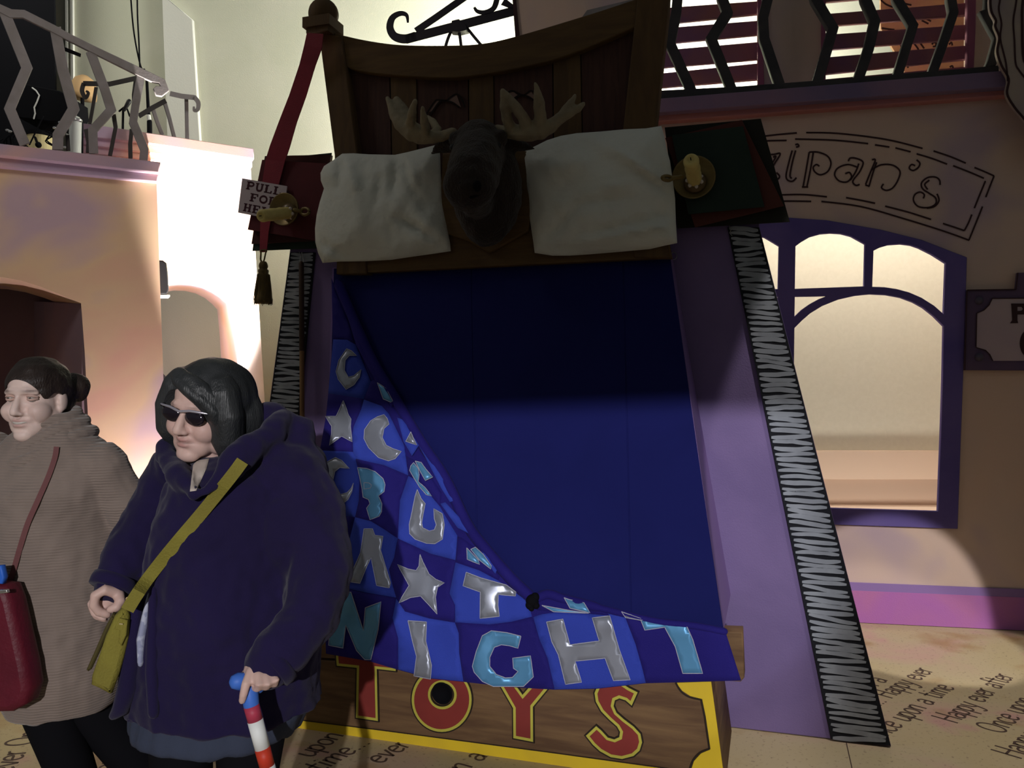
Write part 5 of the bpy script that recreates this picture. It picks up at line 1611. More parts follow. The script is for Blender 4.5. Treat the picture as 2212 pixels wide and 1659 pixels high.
class Head:
    def __init__(s, c, f, tilt=0.0, k=1.0):
        f = Vector(f).normalized()
        l = Vector((0, 0, 1)).cross(f).normalized()
        u = f.cross(l)
        R = Matrix.Rotation(tilt, 3, f)
        s.f, s.l, s.u, s.c, s.k = f, R @ l, R @ u, Vector(c), k
        s.M = Matrix((s.f, s.l, s.u)).transposed()

    def w(s, x, y, z):
        return s.c + s.M @ (Vector((x, y, z)) * s.k)

    def ball(s, mb, c, r, seg=24, rings=16):
        mb.ball(s.w(*c), tuple(v * s.k for v in r), s.M, seg, rings)

    def tube(s, mb, pts, rad, seg=12):
        mb.tube([s.w(*p) for p in pts], [r * s.k for r in rad], seg)

    def base(s, mb, plump=1.0, smile=0.0):
        p = plump
        s.ball(mb, (-.018, 0, .032), (.098, .076, .086))
        s.ball(mb, (.022, 0, -.02), (.068, .064 * p, .098))
        s.ball(mb, (.030, 0, .045), (.062, .062, .058))
        s.ball(mb, (.064, 0, -.108), (.026, .028 * p, .022))
        s.ball(mb, (.045, 0, -.080), (.042, .048 * p, .040))
        for y in (-1, 1):
            s.ball(mb, (.048, y * .040, -.038), (.040, .030 * p, .036))
            s.ball(mb, (.005, y * .052, -.065), (.044, .022 * p, .046))
            s.ball(mb, (-.012, y * .077, -.008), (.020, .009, .031), 14, 10)
            s.ball(mb, (-.008, y * .074, -.030), (.012, .008, .013), 12, 8)
        s.tube(mb, [(.082, 0, .018), (.097, 0, -.010), (.108, 0, -.036)], [.010, .011, .014])
        for y in (-1, 1):
            s.ball(mb, (.096, y * .013, -.040), (.013, .010, .010), 12, 8)
        s.tube(mb, [(.072, -.044, .022), (.086, -.022, .027), (.088, 0, .024), (.086, .022, .027), (.072, .044, .022)], [.010, .012, .011, .012, .010])
        w = .026 + smile * .008
        s.tube(mb, [(.074, -w, -.064 + smile * .006), (.088, -.010, -.062), (.091, 0, -.064), (.088, .010, -.062), (.074, w, -.064 + smile * .006)], [.005, .0075, .0078, .0075, .005], 10)
        s.tube(mb, [(.074, -w * .9, -.070 + smile * .006), (.086, -.010, -.077), (.088, 0, -.078), (.086, .010, -.077), (.074, w * .9, -.070 + smile * .006)], [.005, .0085, .009, .0085, .005], 10)

    def sculpt(s, me, brow=1.0, smile=0.0, plump=1.0):
        a, n = verts_of(me).copy(), normals_of(me).copy()
        Mi = np.array(s.M.inverted())
        q = ((a - np.array(s.c)) @ Mi.T) / s.k

        def g(c, r):
            return np.exp(-(((q - np.array(c)) / np.array(r)) ** 2).sum(1))
        d = np.zeros(len(a))
        for y in (-1, 1):
            d -= .011 * g((.088, y * .033, .004), (.03, .019, .012))
            d += .004 * g((.080, y * .033, .016), (.03, .022, .006))
            d -= .004 * g((.095, y * .020, -.030), (.02, .007, .012)) * (1 + smile)
            d -= .004 * smile * g((.078, y * .040, -.055), (.03, .006, .02))
            d += .006 * smile * g((.070, y * .046, -.034), (.03, .02, .016))
        d -= .0055 * g((.086, 0, -.0705), (.02, .026, .0032))
        d -= .003 * g((.085, 0, -.090), (.02, .02, .006))
        d -= .003 * g((.09, 0, -.052), (.02, .005, .007))
        a2 = a + n * (d * s.k)[:, None]
        me.vertices.foreach_set('co', a2.astype(np.float32).ravel())
        red = np.clip(0.8 * g((.088, 0, -.064), (.03, .022, .006)) + 0.8 * g((.086, 0, -.078), (.03, .019, .007)), 0, 1)
        for y in (-1, 1):
            red += 0.22 * g((.065, y * .045, -.035), (.04, .03, .03))
        drk = np.zeros(len(a))
        for y in (-1, 1):
            drk += brow * 0.75 * g((.080, y * .034, .0255), (.04, .020, .0036))
        drk += 0.9 * g((.086, 0, -.0705), (.02, .024, .0022))
        for y in (-1, 1):
            drk += 0.8 * g((.100, y * .009, -.050), (.02, .005, .004))
        col = np.zeros((len(a), 4), dtype=np.float32)
        col[:, 0] = np.clip(red, 0, 1)
        col[:, 1] = np.clip(drk, 0, 1)
        col[:, 3] = 1
        at_ = me.color_attributes.new('tint', 'FLOAT_COLOR', 'POINT')
        at_.data.foreach_set('color', col.ravel())
        me.update()

    def eyes(s, parent, lid=0.4):
        for y in (-1, 1):
            mb = MB()
            s.ball(mb, (.073, y * .033, .004), (.0125, .0125, .0125), 16, 12)
            e = mb.build('eye', M['eye_white'], parent, True)
            mb = MB()
            s.ball(mb, (.0815, y * .034, .003), (.0045, .006, .006), 12, 8)
            mb.build('iris', M['eye_dark'], e, True)
            mb = MB()
            for zz, r_ in ((.013, .0048), (-.0065, .004)):
                s.tube(mb, [(.074, y * .018, .004 + zz * .3), (.0835, y * .028, .004 + zz * (1 - lid * .5)), (.0835, y * .038, .004 + zz * (1 - lid * .5)), (.072, y * .049, .004 + zz * .3)], [r_ * .7, r_, r_, r_ * .7], 8)
            mb.build('eyelid', M['skin_lid'], parent, True)


M['eye_white'] = mat('eye_white', (0.30, 0.27, 0.25), 0.3)
M['eye_dark'] = mat('eye_dark', (0.02, 0.014, 0.01), 0.15)
M['skin_lid'] = mat('eyelid_skin', (0.50, 0.34, 0.29), 0.6)


def rings_of(pt, rows, yaw, seg=28, k=1.0):
    """rows: (py, px centre, half width px, dy centre, half depth m); pt maps pixels to the world"""
    out = []
    for py, cx, hw, dy, hd in rows:
        c = pt(cx, py, dy)
        e = pt(cx + hw, py, dy)
        rw = (e - c).length * k
        out.append([c + Vector((rw * math.cos(t), hd * k * math.sin(t), 0)) for t in [2 * math.pi * i / seg for i in range(seg)]])
    return out


def fingers(mb, pt, lst):
    for pts, r0, r1 in lst:
        mb.tube([pt(*p) for p in pts], [r0 + (r1 - r0) * i / (len(pts) - 1) for i in range(len(pts))], 10)


# ---- woman in the purple coat
YP = 2.2
P_ = lambda px, py, dy=0.0: at(px, py, YP + dy)
pw = thing('person', 'woman in purple coat and sunglasses walking with a striped cane', 'person', (P_(470, 1400).x, YP, 0))
h1 = Head(P_(446, 886, 0.0), (-0.32, -0.94, -0.13), -0.17, 1.0)
body = MB()
h1.base(body, 1.16)
h1.tube(body, [(-.02, 0, -.05), (-.03, 0, -.12), (-.035, 0, -.22)], [.060, .062, .075], 16)
coat_rows = [(992, 505, 80, .05, .08), (1008, 508, 124, .03, .125), (1038, 510, 146, .02, .165), (1100, 508, 160, .02, .185), (1180, 502, 172, .02, .20), (1300, 498, 190, .02, .22), (1400, 494, 200, .02, .225), (1470, 490, 205, .02, .225), (1520, 488, 208, .02, .225)]
trunk = [(py, cx, hw * 0.86, dy, hd * 0.84) for py, cx, hw, dy, hd in coat_rows]
body.loft(rings_of(P_, trunk, 0))
arm_r = [(388, 1004, .13), (340, 1090, .11), (296, 1165, .06), (262, 1225, .01), (236, 1275, -.03)]
arm_l = [(628, 1025, .0), (668, 1120, -.04), (690, 1225, -.09), (664, 1330, -.17), (608, 1425, -.25), (572, 1452, -.27)]
body.tube([P_(*p) for p in arm_r], [.060, .055, .050, .040, .027], 14)
body.tube([P_(*p) for p in arm_l], [.065, .062, .058, .048, .034, .028], 14)
# left hand closing over the cane handle
body.ball(P_(560, 1457, -.285), (.040, .026, .024), Matrix.Rotation(0.5, 3, 'Y'), 16, 10)
fingers(body, P_, [([(543, 1448, -.30), (531, 1478, -.325), (526, 1500, -.328), (523, 1514, -.322)], .0118, .0086),
                   ([(558, 1458, -.31), (560, 1480, -.33), (556, 1487, -.315), (546, 1484, -.295)], .0112, .009),
                   ([(573, 1460, -.305), (579, 1478, -.322), (575, 1484, -.305), (564, 1482, -.288)], .0106, .0086),
                   ([(586, 1458, -.295), (597, 1470, -.31), (594, 1478, -.295), (582, 1477, -.28)], .0098, .008),
                   ([(545, 1444, -.275), (525, 1462, -.262), (514, 1474, -.258)], .0125, .010)])
# right hand, loosely curled, thumb side towards us
body.ball(P_(236, 1292, -.02), (.030, .036, .036), None, 16, 10)
fingers(body, P_, [([(250, 1280, -.05), (226, 1274, -.072), (206, 1286, -.08), (203, 1308, -.078), (214, 1322, -.07), (231, 1327, -.06)], .0155, .0115),
                   ([(256, 1284, -.045), (260, 1300, -.062), (252, 1312, -.072), (240, 1316, -.075)], .0155, .0115),
                   ([(240, 1286, -.01), (210, 1286, -.03), (196, 1304, -.035), (204, 1326, -.035), (224, 1336, -.03)], .0115, .009),
                   ([(236, 1294, .02), (208, 1296, .01), (198, 1314, .01), (208, 1332, .01), (226, 1338, .01)], .011, .0085),
                   ([(234, 1302, .045), (212, 1306, .045), (204, 1320, .045), (212, 1334, .045), (226, 1338, .045)], .010, .008)])
# legs and shoes
for cx, dy, fx in ((400, .03, -0.09), (545, .0, -0.09)):
    x0, y0 = P_(cx, 1500, dy).x, YP + dy
    body.tube([(x0, y0, .72), (x0 - .01, y0, .46), (x0 - .005, y0, .28), (x0, y0, .09)], [.115, .075, .068, .045], 16)
    body.tube([(x0 + .05, y0 + .02, .045), (x0 - .05, y0 - .02, .045), (x0 - .15, y0 - .07, .035)], [.042, .045, .034], 12)
me = remesh(body, 0.0042, 3)
h1.sculpt(me, 0.7, 0.0)
M['skin_a'] = skin_mat('skin_fair', (0.66, 0.45, 0.39), (0.06, 0.03, 0.025), (0.42, 0.17, 0.16))
b1 = link('body', me, M['skin_a'], pw, True)
M['coat'] = mat('purple_fleece', (0.0125, 0.007, 0.050), 0.95, (0.010, 0.0055, 0.040), 5, 0.25, 520, sheen=0.08)
M['coat_dark'] = mat('purple_fleece_inside', (0.020, 0.013, 0.085), 0.95)
coat = MB()
coat.loft(rings_of(P_, coat_rows, 0))
coat.tube([P_(*p) for p in arm_r[:-1]] + [P_(243, 1266, -.02)], [.082, .078, .068, .060, .053], 16)
coat.tube([P_(*p) for p in arm_l[:-2]] + [P_(604, 1418, -.25), P_(586, 1436, -.262)], [.092, .092, .088, .075, .062, .056], 16)
coat.ball(P_(625, 1020, .02), (.105, .13, .09))
coat.ball(P_(585, 915, .10), (.065, .06, .07))
coat.ball(P_(640, 1150, -.0), (.12, .15, .16))
coat.ball(P_(392, 1003, .11), (.085, .09, .075))
# hood lying on the shoulders and stand-up collar with a V opening
coat.tube([P_(648, 950, .05), P_(610, 930, .12), P_(560, 945, .17), P_(480, 955, .18)], [.042, .056, .062, .05], 14)
coat.tube([P_(612, 905, .04), P_(640, 925, .05), P_(640, 965, .03)], [.028, .045, .05], 14)
coat.tube([P_(618, 905, .05), P_(585, 935, -.05), P_(545, 970, -.11), P_(492, 1012, -.155), P_(446, 1062, -.185)], [.034, .040, .036, .026, .018], 14)
coat.tube([P_(372, 945, .10), P_(362, 975, .03), P_(374, 1012, -.06), P_(398, 1042, -.14), P_(422, 1068, -.18)], [.026, .034, .032, .026, .018], 14)
me = remesh(coat, 0.0075, 4)
wrinkle(me, 0.018, 9, (10, 10, 5))
wrinkle(me, 0.006, 30)
ct = link('coat', me, M['coat'], pw, True)
co_me = me
T = LOC[ct.name]
bv = BVHTree.FromPolygons([Vector(v.co) + T for v in me.vertices], [tuple(p.vertices) for p in me.polygons])


def on(bvh, px, py, lift=0.006, Y=2.0):
    h = bvh.ray_cast(CAMP, ray(px, py).normalized())
    if h[0] is None:
        return at(px, py, Y)
    return h[0] - ray(px, py).normalized() * lift


def band(bvh, pts, w, th, lift=0.004, k=6, Y=2.0):
    """flat strap lying on a surface: the surface is looked up at the strap's own middle"""
    q = smooth_line(pts, k)
    C = [on(bvh, p[0], p[1], lift, Y) for p in q]
    D = [(c - CAMP).length for c in C]
    for _ in range(24):
        D = [min(D[i], (D[max(i - 1, 0)] + D[i] + D[min(i + 1, len(D) - 1)]) / 3) for i in range(len(D))]
    C = [CAMP + ray(p[0], p[1]).normalized() * d for p, d in zip(q, D)]
    mb = MB()
    vs, fs = [], []
    n = len(C)
    for i in range(n):
        t = (C[min(i + 1, n - 1)] - C[max(i - 1, 0)]).normalized()
        view = (CAMP - C[i]).normalized()
        s = t.cross(view).normalized()
        nn = s.cross(t).normalized()
        for a_, b_ in ((1, 1), (-1, 1), (-1, -1), (1, -1)):
            vs.append(C[i] + s * w / 2 * a_ + nn * th / 2 * b_)
    for i in range(n - 1):
        for j in range(4):
            fs.append((4 * i + j, 4 * i + (j + 1) % 4, 4 * i + 4 + (j + 1) % 4, 4 * i + 4 + j))
    fs += [(0, 1, 2, 3), (4 * n - 1, 4 * n - 2, 4 * n - 3, 4 * n - 4)]
    mb.add(vs, fs)
    return mb


def patch_on(bvh, loop, lift, step, name, m, parent):
    vs, ts = tess([[tuple(p[:2]) for p in loop]], step)
    n = len(vs)
    A_ = [on(bvh, v.x, v.y, lift) for v in vs]
    B2 = [on(bvh, v.x, v.y, -0.004) for v in vs]
    fs = [tuple(t) for t in ts] + [tuple(n + i for i in reversed(t)) for t in ts]
    cnt = {}
    for t in ts:
        for i in range(3):
            e = tuple(sorted((t[i], t[(i + 1) % 3])))
            cnt[e] = cnt.get(e, 0) + 1
    for t in ts:
        for i in range(3):
            e = (t[i], t[(i + 1) % 3])
            if cnt[tuple(sorted(e))] == 1:
                fs.append((e[1], e[0], n + e[0], n + e[1]))
    mb = MB()
    mb.add(A_ + B2, fs)
    return mb.build(name, m, parent, True)


# front opening of the coat: blouse strip, skirt showing, hanging front edge
mb = MB()
mb.tube([on(bv, x, y, 0.004) for x, y in ((322, 1285), (316, 1330), (306, 1380), (304, 1430))], [.006, .016, .018, .012], 10, flat=0.6)
mb.build('blouse', mat('pale_print_blouse', (0.48, 0.50, 0.62), 0.8, (0.30, 0.32, 0.46), 60, contrast=(0.45, 0.55)), pw, True)
mb = MB()
mb.tube([on(bv, 331, 1275, 0.003), on(bv, 330, 1360, 0.004), on(bv, 328, 1450, 0.004), on(bv, 332, 1540, 0.003)], [.010, .014, .016, .014], 10)
mb.build('coat_front_edge', M['coat'], pw, True)
mb = MB()
mb.tube([P_(295, 1300, -.12), P_(286, 1400, -.13), P_(278, 1480, -.13), P_(262, 1530, -.12), P_(246, 1545, -.11)], [.016, .024, .026, .022, .012], 12)
mb.build('coat_flap', M['coat'], pw, True)
patch_on(bv, [(418, 996), (452, 990), (446, 1012), (436, 1034), (424, 1060), (410, 1062), (414, 1030)], 0.004, 7, 'neckline', mat('cream_top', (0.58, 0.50, 0.44), 0.8), pw)
# cuffs, hem seam, zip
for a_, b_, r_ in ((arm_r[-2], (240, 1270, -.022), .058), ((600, 1424, -.252), (584, 1439, -.263), .061)):
    p, q = P_(*a_), P_(*b_)
    d = (q - p).normalized()
    mb = MB()
    mb.lathe(q - d * 0.03, d, [(r_ * 0.6, 0), (r_, 0.002), (r_ * 1.03, 0.015), (r_, 0.032), (r_ * 0.7, 0.034)], 22)
    mb.build('cuff', M['coat'], pw, True)
# skirt below the coat
sk = MB()
sk.loft(rings_of(P_, [(1450, 486, 188, .02, .19), (1520, 484, 190, .02, .205), (1556, 474, 182, .02, .21), (1574, 472, 176, .02, .205)], 0))
me = remesh(sk, 0.012, 2)
wrinkle(me, 0.012, 10, (22, 22, 3))
link('skirt', me, mat('slate_skirt', (0.040, 0.050, 0.085), 0.9, bump=0.2), pw, True)
for cx, dy in ((400, .03), (545, .0)):
    x0, y0 = P_(cx, 1500, dy).x, YP + dy
    mb = MB()
    mb.tube([(x0, y0, .62), (x0 - .01, y0, .46), (x0 - .005, y0, .28), (x0, y0, .10)], [.100, .081, .074, .052], 16)
    mb.build('legging', M['black'], pw, True)
    mb = MB()
    mb.tube([(x0 + .055, y0 + .02, .05), (x0 - .05, y0 - .02, .052), (x0 - .155, y0 - .07, .042)], [.050, .052, .041], 14)
    mb.build('shoe', M['black_gloss'], pw, True)
# hair: dark bob with a swept fringe
hr = MB()
h1.ball(hr, (-.030, 0, .030), (.122, .112, .110))
h1.ball(hr, (-.060, .012, -.030), (.090, .118, .120))
for y in (-1, 1):
    h1.tube(hr, [(.025, y * .062, .062), (.028, y * .086, .0), (.022, y * .090, -.060), (.010, y * .082, -.112)], [.050, .046, .042, .022], 14)
h1.ball(hr, (-.060, 0, -.10), (.070, .088, .052))
cut = MB()
cut.ball(h1.w(.132, -.012, -.045), (.118, .066, .128), h1.M @ Matrix.Rotation(0.36, 3, 'X'), 28, 18)
me = remesh(hr, 0.005, 4, cut)
wrinkle(me, 0.003, 20, (30, 30, 5))
M['hair_grey'] = mat('charcoal_hair', (0.016, 0.018, 0.020), 0.42, (0.034, 0.036, 0.038), 14, 0.35, 330, stretch=(1, 1, 0.06), spec=0.5)
hair = link('hair', me, M['hair_grey'], pw, False)
fr_ = MB()
h1.tube(fr_, [(.066, -.050, .098), (.090, -.022, .088), (.096, .012, .074), (.088, .046, .052), (.066, .076, .016), (.044, .090, -.03)], [.013, .015, .017, .019, .021, .016], 14)
h1.tube(fr_, [(.062, -.040, .105), (.078, .0, .094), (.076, .040, .074), (.056, .074, .04)], [.014, .020, .024, .02], 14)
me = remesh(fr_, 0.004, 4)
wrinkle(me, 0.002, 20, (30, 30, 10))
link('fringe', me, M['hair_grey'], pw, True)
# sunglasses
sgl = MB()
for y in (-1, 1):
    h1.ball(sgl, (.097 - .006, y * .036, .000), (.009, .030, .0205), 20, 12)
glasses = sgl.build('sunglasses', mat('dark_lens', (0.012, 0.008, 0.014), 0.12, spec=0.6), pw, True)
mb = MB()
h1.tube(mb, [(.088, -.072, .018), (.102, -.030, .020), (.106, 0, .014), (.102, .030, .020), (.088, .072, .018)], [.003, .0035, .0035, .0035, .003], 8)
mb.build('brow_bar', mat('silver_bar', (0.55, 0.52, 0.6), 0.3, metal=0.6), glasses, True)
for y in (-1, 1):
    mb = MB()
    h1.tube(mb, [(.088, y * .071, .016), (.030, y * .092, .012), (-.010, y * .090, .004)], [.004, .0035, .003], 8)
    mb.build('temple_arm', M['black_gloss'], glasses, True)

# olive bag
bag = thing('shoulder_bag', 'olive green shoulder bag on a long strap across the purple coat', 'bag', P_(240, 1500, -.12))
M['olive'] = mat('olive_canvas', (0.245, 0.215, 0.035), 0.85, (0.20, 0.17, 0.030), 6, 0.3, 200)
M['olive_dark'] = mat('olive_canvas_dark', (0.075, 0.060, 0.018), 0.9)
G_ = Plane(P_(250, 1400, -.17), (1, 0.35, 0))
me_loop = [(262, 1318), (272, 1316), (279, 1330), (277, 1380), (268, 1420), (258, 1455), (242, 1500), (236, 1502), (214, 1490), (196, 1482), (198, 1462), (212, 1422), (228, 1375), (246, 1335)]
plate('bag_body', me_loop, G_, -0.05, 0.05, M['olive'], bag, 0.012)
plate('back_panel', [(250, 1330), (232, 1370), (214, 1412), (198, 1446), (190, 1452), (186, 1448), (204, 1408), (224, 1362), (242, 1328)], G_, -0.075, 0.035, M['olive_dark'], bag, 0.006)
plate('flap', [(258, 1336), (276, 1340), (273, 1372), (262, 1396), (256, 1388), (258, 1362), (246, 1360)], G_, 0.0, 0.01, M['olive'], bag, 0.003)
plate('buckle', [(258, 1346), (266, 1347), (265, 1350), (257, 1349)], G_, 0.01, 0.004, mat('brass_buckle', (0.6, 0.5, 0.25), 0.35, metal=0.8), bag)
st_pts = [(524, 996), (505, 1022), (470, 1066), (430, 1115), (390, 1162), (352, 1208), (318, 1252), (292, 1290), (275, 1318)]
o = band(bv, st_pts, 0.031, 0.005, 0.006).build('strap', M['olive'], bag)

# striped cane
cane = thing('striped_cane', 'walking cane striped red and white with a blue handle', 'cane', (P_(640, 1900, -.3).x, YP - .3, 0))
cb = mat('cane_blue', (0.055, 0.17, 0.62), 0.5)
cr, cw_, co_ = mat('cane_crimson', (0.42, 0.045, 0.085), 0.5), mat('cane_white', (0.80, 0.82, 0.80), 0.5), mat('cane_red', (0.55, 0.045, 0.02), 0.5)
DC = -.315
mb = MB()
mb.tube([P_(514, 1472, DC + .01), P_(528, 1470, DC + .02), P_(548, 1478, DC + .03), P_(558, 1484, DC + .035)], [.020, .018, .016, .015], 14)
mb.tube([P_(535, 1476, DC + .025), P_(540, 1496, DC + .015), P_(543, 1524, DC + .01)], [.022, .019, .0178], 14)
mb.build('handle', cb, cane, True)
rows = [(1524, cr), (1556, cw_), (1616, co_), (1655, cw_), (1715, co_), (1760, cw_), (1820, co_), (1885, cw_)]
top_, end_ = P_(543, 1520, DC + .01), Vector((P_(615, 1800, DC).x, YP + DC + .02, 0.012))
# shaft axis through (543,1524) and (577,1659) in the picture
A_, B2 = P_(543, 1524, DC + .01), P_(578, 1659, DC + .01)
dv = (B2 - A_) / (A_.z - B2.z)
for i, (y, m_) in enumerate(rows):
    z0_ = P_(543, y, DC + .01).z
    z1_ = P_(543, rows[i + 1][0], DC + .01).z if i + 1 < len(rows) else 0.03
    p, q = A_ + dv * (A_.z - z0_), A_ + dv * (A_.z - max(z1_, 0.03))
    if p.z < 0.04:
        break
    mb = MB()
    mb.lathe(p, q - p, [(0.001, 0), (.0178, 0), (.0172, (q - p).length), (0.001, (q - p).length)], 18)
    mb.build('shaft_band', m_, cane, True)
mb = MB()
e = A_ + dv * (A_.z - 0.03)
mb.lathe(e, dv, [(.001, 0), (.018, 0), (.022, .012), (.022, .028), (.001, .0295)], 16)
mb.build('rubber_tip', M['black'], cane, True)

# ---- woman in the brown knitted dress
YB = 2.5
Q_ = lambda px, py, dy=0.0: at(px, py, YB + dy)
wb = thing('person', 'smiling woman in brown knitted roll-neck dress with her hair in a bun', 'person', (Q_(120, 1400).x, YB, 0))
h2 = Head(Q_(80, 861, 0.0), (-0.06, -1.0, -0.02), 0.0, 0.98)
body = MB()
h2.base(body, 1.06, 1.0)
h2.tube(body, [(-.02, 0, -.05), (-.03, 0, -.12), (-.035, 0, -.20)], [.056, .056, .06], 16)
dress_rows = [(905, 112, 50, .03, .07), (930, 118, 72, .03, .09), (955, 118, 104, .03, .115), (1000, 112, 140, .03, .14), (1060, 106, 140, .02, .165), (1120, 104, 136, .02, .165), (1200, 108, 140, .02, .165), (1300, 118, 140, .02, .17), (1400, 126, 138, .02, .175), (1470, 132, 126, .02, .17), (1512, 134, 114, .02, .16), (1524, 134, 108, .02, .155)]
body.loft(rings_of(Q_, [(a_, b_, c_ * .84, d_, e_ * .82) for a_, b_, c_, d_, e_ in dress_rows], 0))
arm_a = [(225, 1008, .01), (268, 1085, .03), (300, 1170, .08), (312, 1250, .08), (318, 1300, .06)]
arm_b = [(-20, 985, .08), (-60, 1090, .06), (-70, 1190, .0), (-40, 1270, -.10)]
body.tube([Q_(*p) for p in arm_a], [.050, .045, .040, .032, .024], 14)
body.tube([Q_(*p) for p in arm_b], [.050, .045, .040, .026], 14)
for arm, sg_ in ((arm_a, 1), (arm_b, 1)):
    x, y, d = arm[-1]
    body.ball(Q_(x - 4, y + 18, d - .01), (.018, .034, .042), None, 14, 10)
    for i in range(4):
        ox = -.028 + i * .018
        c = Q_(x - 6, y + 34, d - .01) + Vector((0, ox, 0))
        L = (.040, .046, .043, .034)[i]
        body.tube([c, c + Vector((-.006, 0, -L * .6)), c + Vector((.004, 0, -L))], [.0095, .009, .0075], 8)
    c = Q_(x - 4, y + 10, d - .01)
    body.tube([c + Vector((-.01, -.03, 0)), c + Vector((-.03, -.042, -.03)), c + Vector((-.03, -.038, -.05))], [.011, .0105, .009], 8)
for (x0, y0, x1, y1, z1, sx) in ((Q_(95, 1500).x, YB + .0, Q_(140, 1600).x, YB + .05, .30, .02), (Q_(150, 1500).x, YB + .06, Q_(235, 1600).x, YB + .16, .30, .16)):
    body.tube([(x0, y0, .78), (x0 + (x1 - x0) * .3, y0, .50), (x1, y1, .28), (x1 + sx * .8, y1 + sx * .3, .09)], [.09, .066, .058, .040], 14)
    body.tube([(x1 + sx * .8 + .03, y1 + sx * .3, .045), (x1 + sx * .8 - .06, y1 + sx * .3 - .02, .042), (x1 + sx * .8 - .14, y1 + sx * .3 - .05, .034)], [.036, .042, .032], 12)
me = remesh(body, 0.0042, 3)
h2.sculpt(me, 1.3, 1.0)
M['skin_b'] = skin_mat('skin_light', (0.72, 0.55, 0.49), (0.07, 0.04, 0.03), (0.46, 0.22, 0.20))
b2 = link('body', me, M['skin_b'], wb, True)
h2.eyes(b2, 0.75)
mb = MB()
h2.tube(mb, [(.080, -.026, -.0655), (.0905, -.010, -.0695), (.0925, 0, -.0705), (.0905, .010, -.0695), (.080, .026, -.0655)], [.002, .0042, .0046, .0042, .002], 8)
mb.build('teeth', mat('teeth', (0.55, 0.50, 0.45), 0.4), b2, True)
M['knit'] = mat('brown_knit', (0.255, 0.200, 0.170), 0.95, (0.22, 0.172, 0.146), 8, 0.0, 200, sheen=0.2)
nt = M['knit'].node_tree
wv = nt.nodes.new('ShaderNodeTexWave')
wv.bands_direction = 'Z'
wv.inputs['Scale'].default_value = 38
wv.inputs['Distortion'].default_value = 1.2
wv.inputs['Detail'].default_value = 2
g2 = [n for n in nt.nodes if n.type == 'NEW_GEOMETRY'][0]
nt.links.new(g2.outputs['Position'], wv.inputs['Vector'])
bp_ = nt.nodes.new('ShaderNodeBump')
bp_.inputs['Strength'].default_value = 0.35
bp_.inputs['Distance'].default_value = 0.008
nt.links.new(wv.outputs['Fac'], bp_.inputs['Height'])
nt.links.new(bp_.outputs['Normal'], nt.nodes['Principled BSDF'].inputs['Normal'])
dr_ = MB()
dr_.loft(rings_of(Q_, dress_rows, 0))
dr_.tube([Q_(*p) for p in arm_a[:-1]] + [Q_(316, 1290, .065)], [.074, .070, .062, .052, .044], 16)
dr_.tube([Q_(*p) for p in arm_b[:-1]] + [Q_(-44, 1262, -.09)], [.074, .070, .062, .044], 16)
dr_.ball(Q_(214, 1002, .02), (.085, .09, .065))
dr_.ball(Q_(2, 1000, .06), (.08, .085, .065))
me = remesh(dr_, 0.007, 3)
wrinkle(me, 0.014, 8, (9, 9, 5))
wrinkle(me, 0.004, 30)
dress = link('knitted_dress', me, M['knit'], wb, True)
T = LOC[dress.name]
bv2 = BVHTree.FromPolygons([Vector(v.co) + T for v in me.vertices], [tuple(p.vertices) for p in me.polygons])
for (x0, y0, x1, y1, z1, sx) in ((Q_(95, 1500).x, YB + .0, Q_(140, 1600).x, YB + .05, .30, .02), (Q_(150, 1500).x, YB + .06, Q_(235, 1600).x, YB + .16, .30, .16)):
    mb = MB()
    mb.tube([(x0, y0, .60), (x0 + (x1 - x0) * .3, y0, .50), (x1, y1, .28), (x1 + sx * .8, y1 + sx * .3, .10)], [.085, .078, .068, .048], 16)
    mb.build('legging', M['black'], wb, True)
    mb = MB()
    mb.tube([(x1 + sx * .8 + .035, y1 + sx * .3, .05), (x1 + sx * .8 - .06, y1 + sx * .3 - .02, .048), (x1 + sx * .8 - .15, y1 + sx * .3 - .05, .040)], [.044, .048, .039], 12)
    mb.build('shoe', M['black_gloss'], wb, True)
# slouching roll neck in three folds
rn = MB()
for k_, (px_, py_, rr, r_, tl_) in enumerate(((106, 966, .122, .021, .052), (105, 938, .100, .020, .044), (104, 912, .080, .018, .030))):
    pts = []
    for i in range(25):
        t = 2 * math.pi * i / 24
        c = Q_(px_, py_, .03)
        pts.append(c + Vector((rr * math.cos(t), rr * 0.92 * math.sin(t), tl_ * math.cos(t - 0.5) - 0.006 * math.sin(3 * t + k_))))
    rn.tube(pts, r_, 12, round_caps=False)
rn.tube([Q_(104, 985, .03), Q_(104, 925, .03)], [.098, .066], 16)
me = remesh(rn, 0.004, 2)
link('roll_neck', me, M['knit'], wb, True)
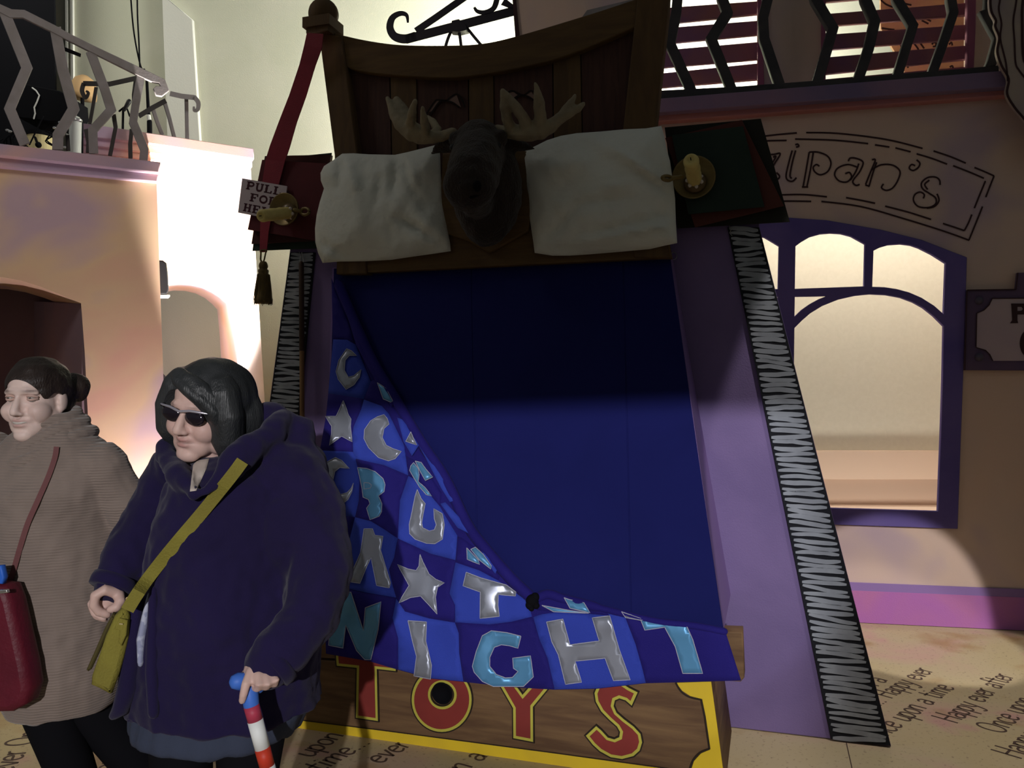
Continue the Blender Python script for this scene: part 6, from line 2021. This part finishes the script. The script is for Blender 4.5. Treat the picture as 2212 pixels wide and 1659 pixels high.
# hair pulled back into a bun
hr = MB()
h2.ball(hr, (-.015, 0, .038), (.110, .087, .095))
h2.ball(hr, (-.060, 0, -.020), (.068, .078, .080))
h2.ball(hr, (-.130, .040, .030), (.046, .050, .048))
h2.ball(hr, (-.095, .025, .02), (.04, .05, .05))
cut = MB()
h2.ball(cut, (.108, -.004, -.058), (.110, .085, .122))
h2.ball(cut, (.020, .080, -.060), (.050, .05, .080))
h2.ball(cut, (.020, -.080, -.060), (.050, .05, .080))
me = remesh(hr, 0.005, 4, cut)
wrinkle(me, 0.004, 30, (30, 30, 30))
M['hair_brown'] = mat('dark_brown_hair', (0.018, 0.011, 0.009), 0.5, (0.03, 0.019, 0.015), 20, 0.35, 330, stretch=(1, 0.3, 0.3), spec=0.4)
hair2 = link('hair', me, M['hair_brown'], wb, False)

# maroon bag on a thin strap
hb = thing('handbag', 'dark red handbag hanging at the left side of the knitted dress', 'bag', Q_(-10, 1540, -.2))
GB = Plane(Q_(0, 1400, -.22), (1, -0.1, 0))
M['maroon'] = mat('maroon_leather', (0.135, 0.012, 0.025), 0.5, (0.10, 0.009, 0.02), 6, 0.2, 80)
plate('bag_body', [(-150, 1290), (-40, 1262), (8, 1268), (20, 1300), (36, 1370), (52, 1440), (60, 1490), (50, 1525), (20, 1542), (-150, 1545)], GB, -0.06, 0.08, M['maroon'], hb, 0.02)
plate('clasp', [(-20, 1276), (14, 1274), (16, 1281), (-20, 1284)], GB, 0.02, 0.012, mat('silver_clasp', (0.75, 0.73, 0.70), 0.25, metal=0.9), hb, 0.002)
plate('blue_tag', [(-30, 1225), (2, 1222), (8, 1248), (4, 1262), (-30, 1262)], GB, -0.01, 0.02, mat('blue_tag', (0.03, 0.14, 0.62), 0.5), hb, 0.004)
band(bv2, [(122, 965), (118, 990), (104, 1030), (82, 1080), (60, 1130), (44, 1180), (28, 1235), (14, 1272)], 0.014, 0.006, 0.005, Y=2.3).build('strap', mat('strap_red', (0.16, 0.06, 0.06), 0.7), hb)
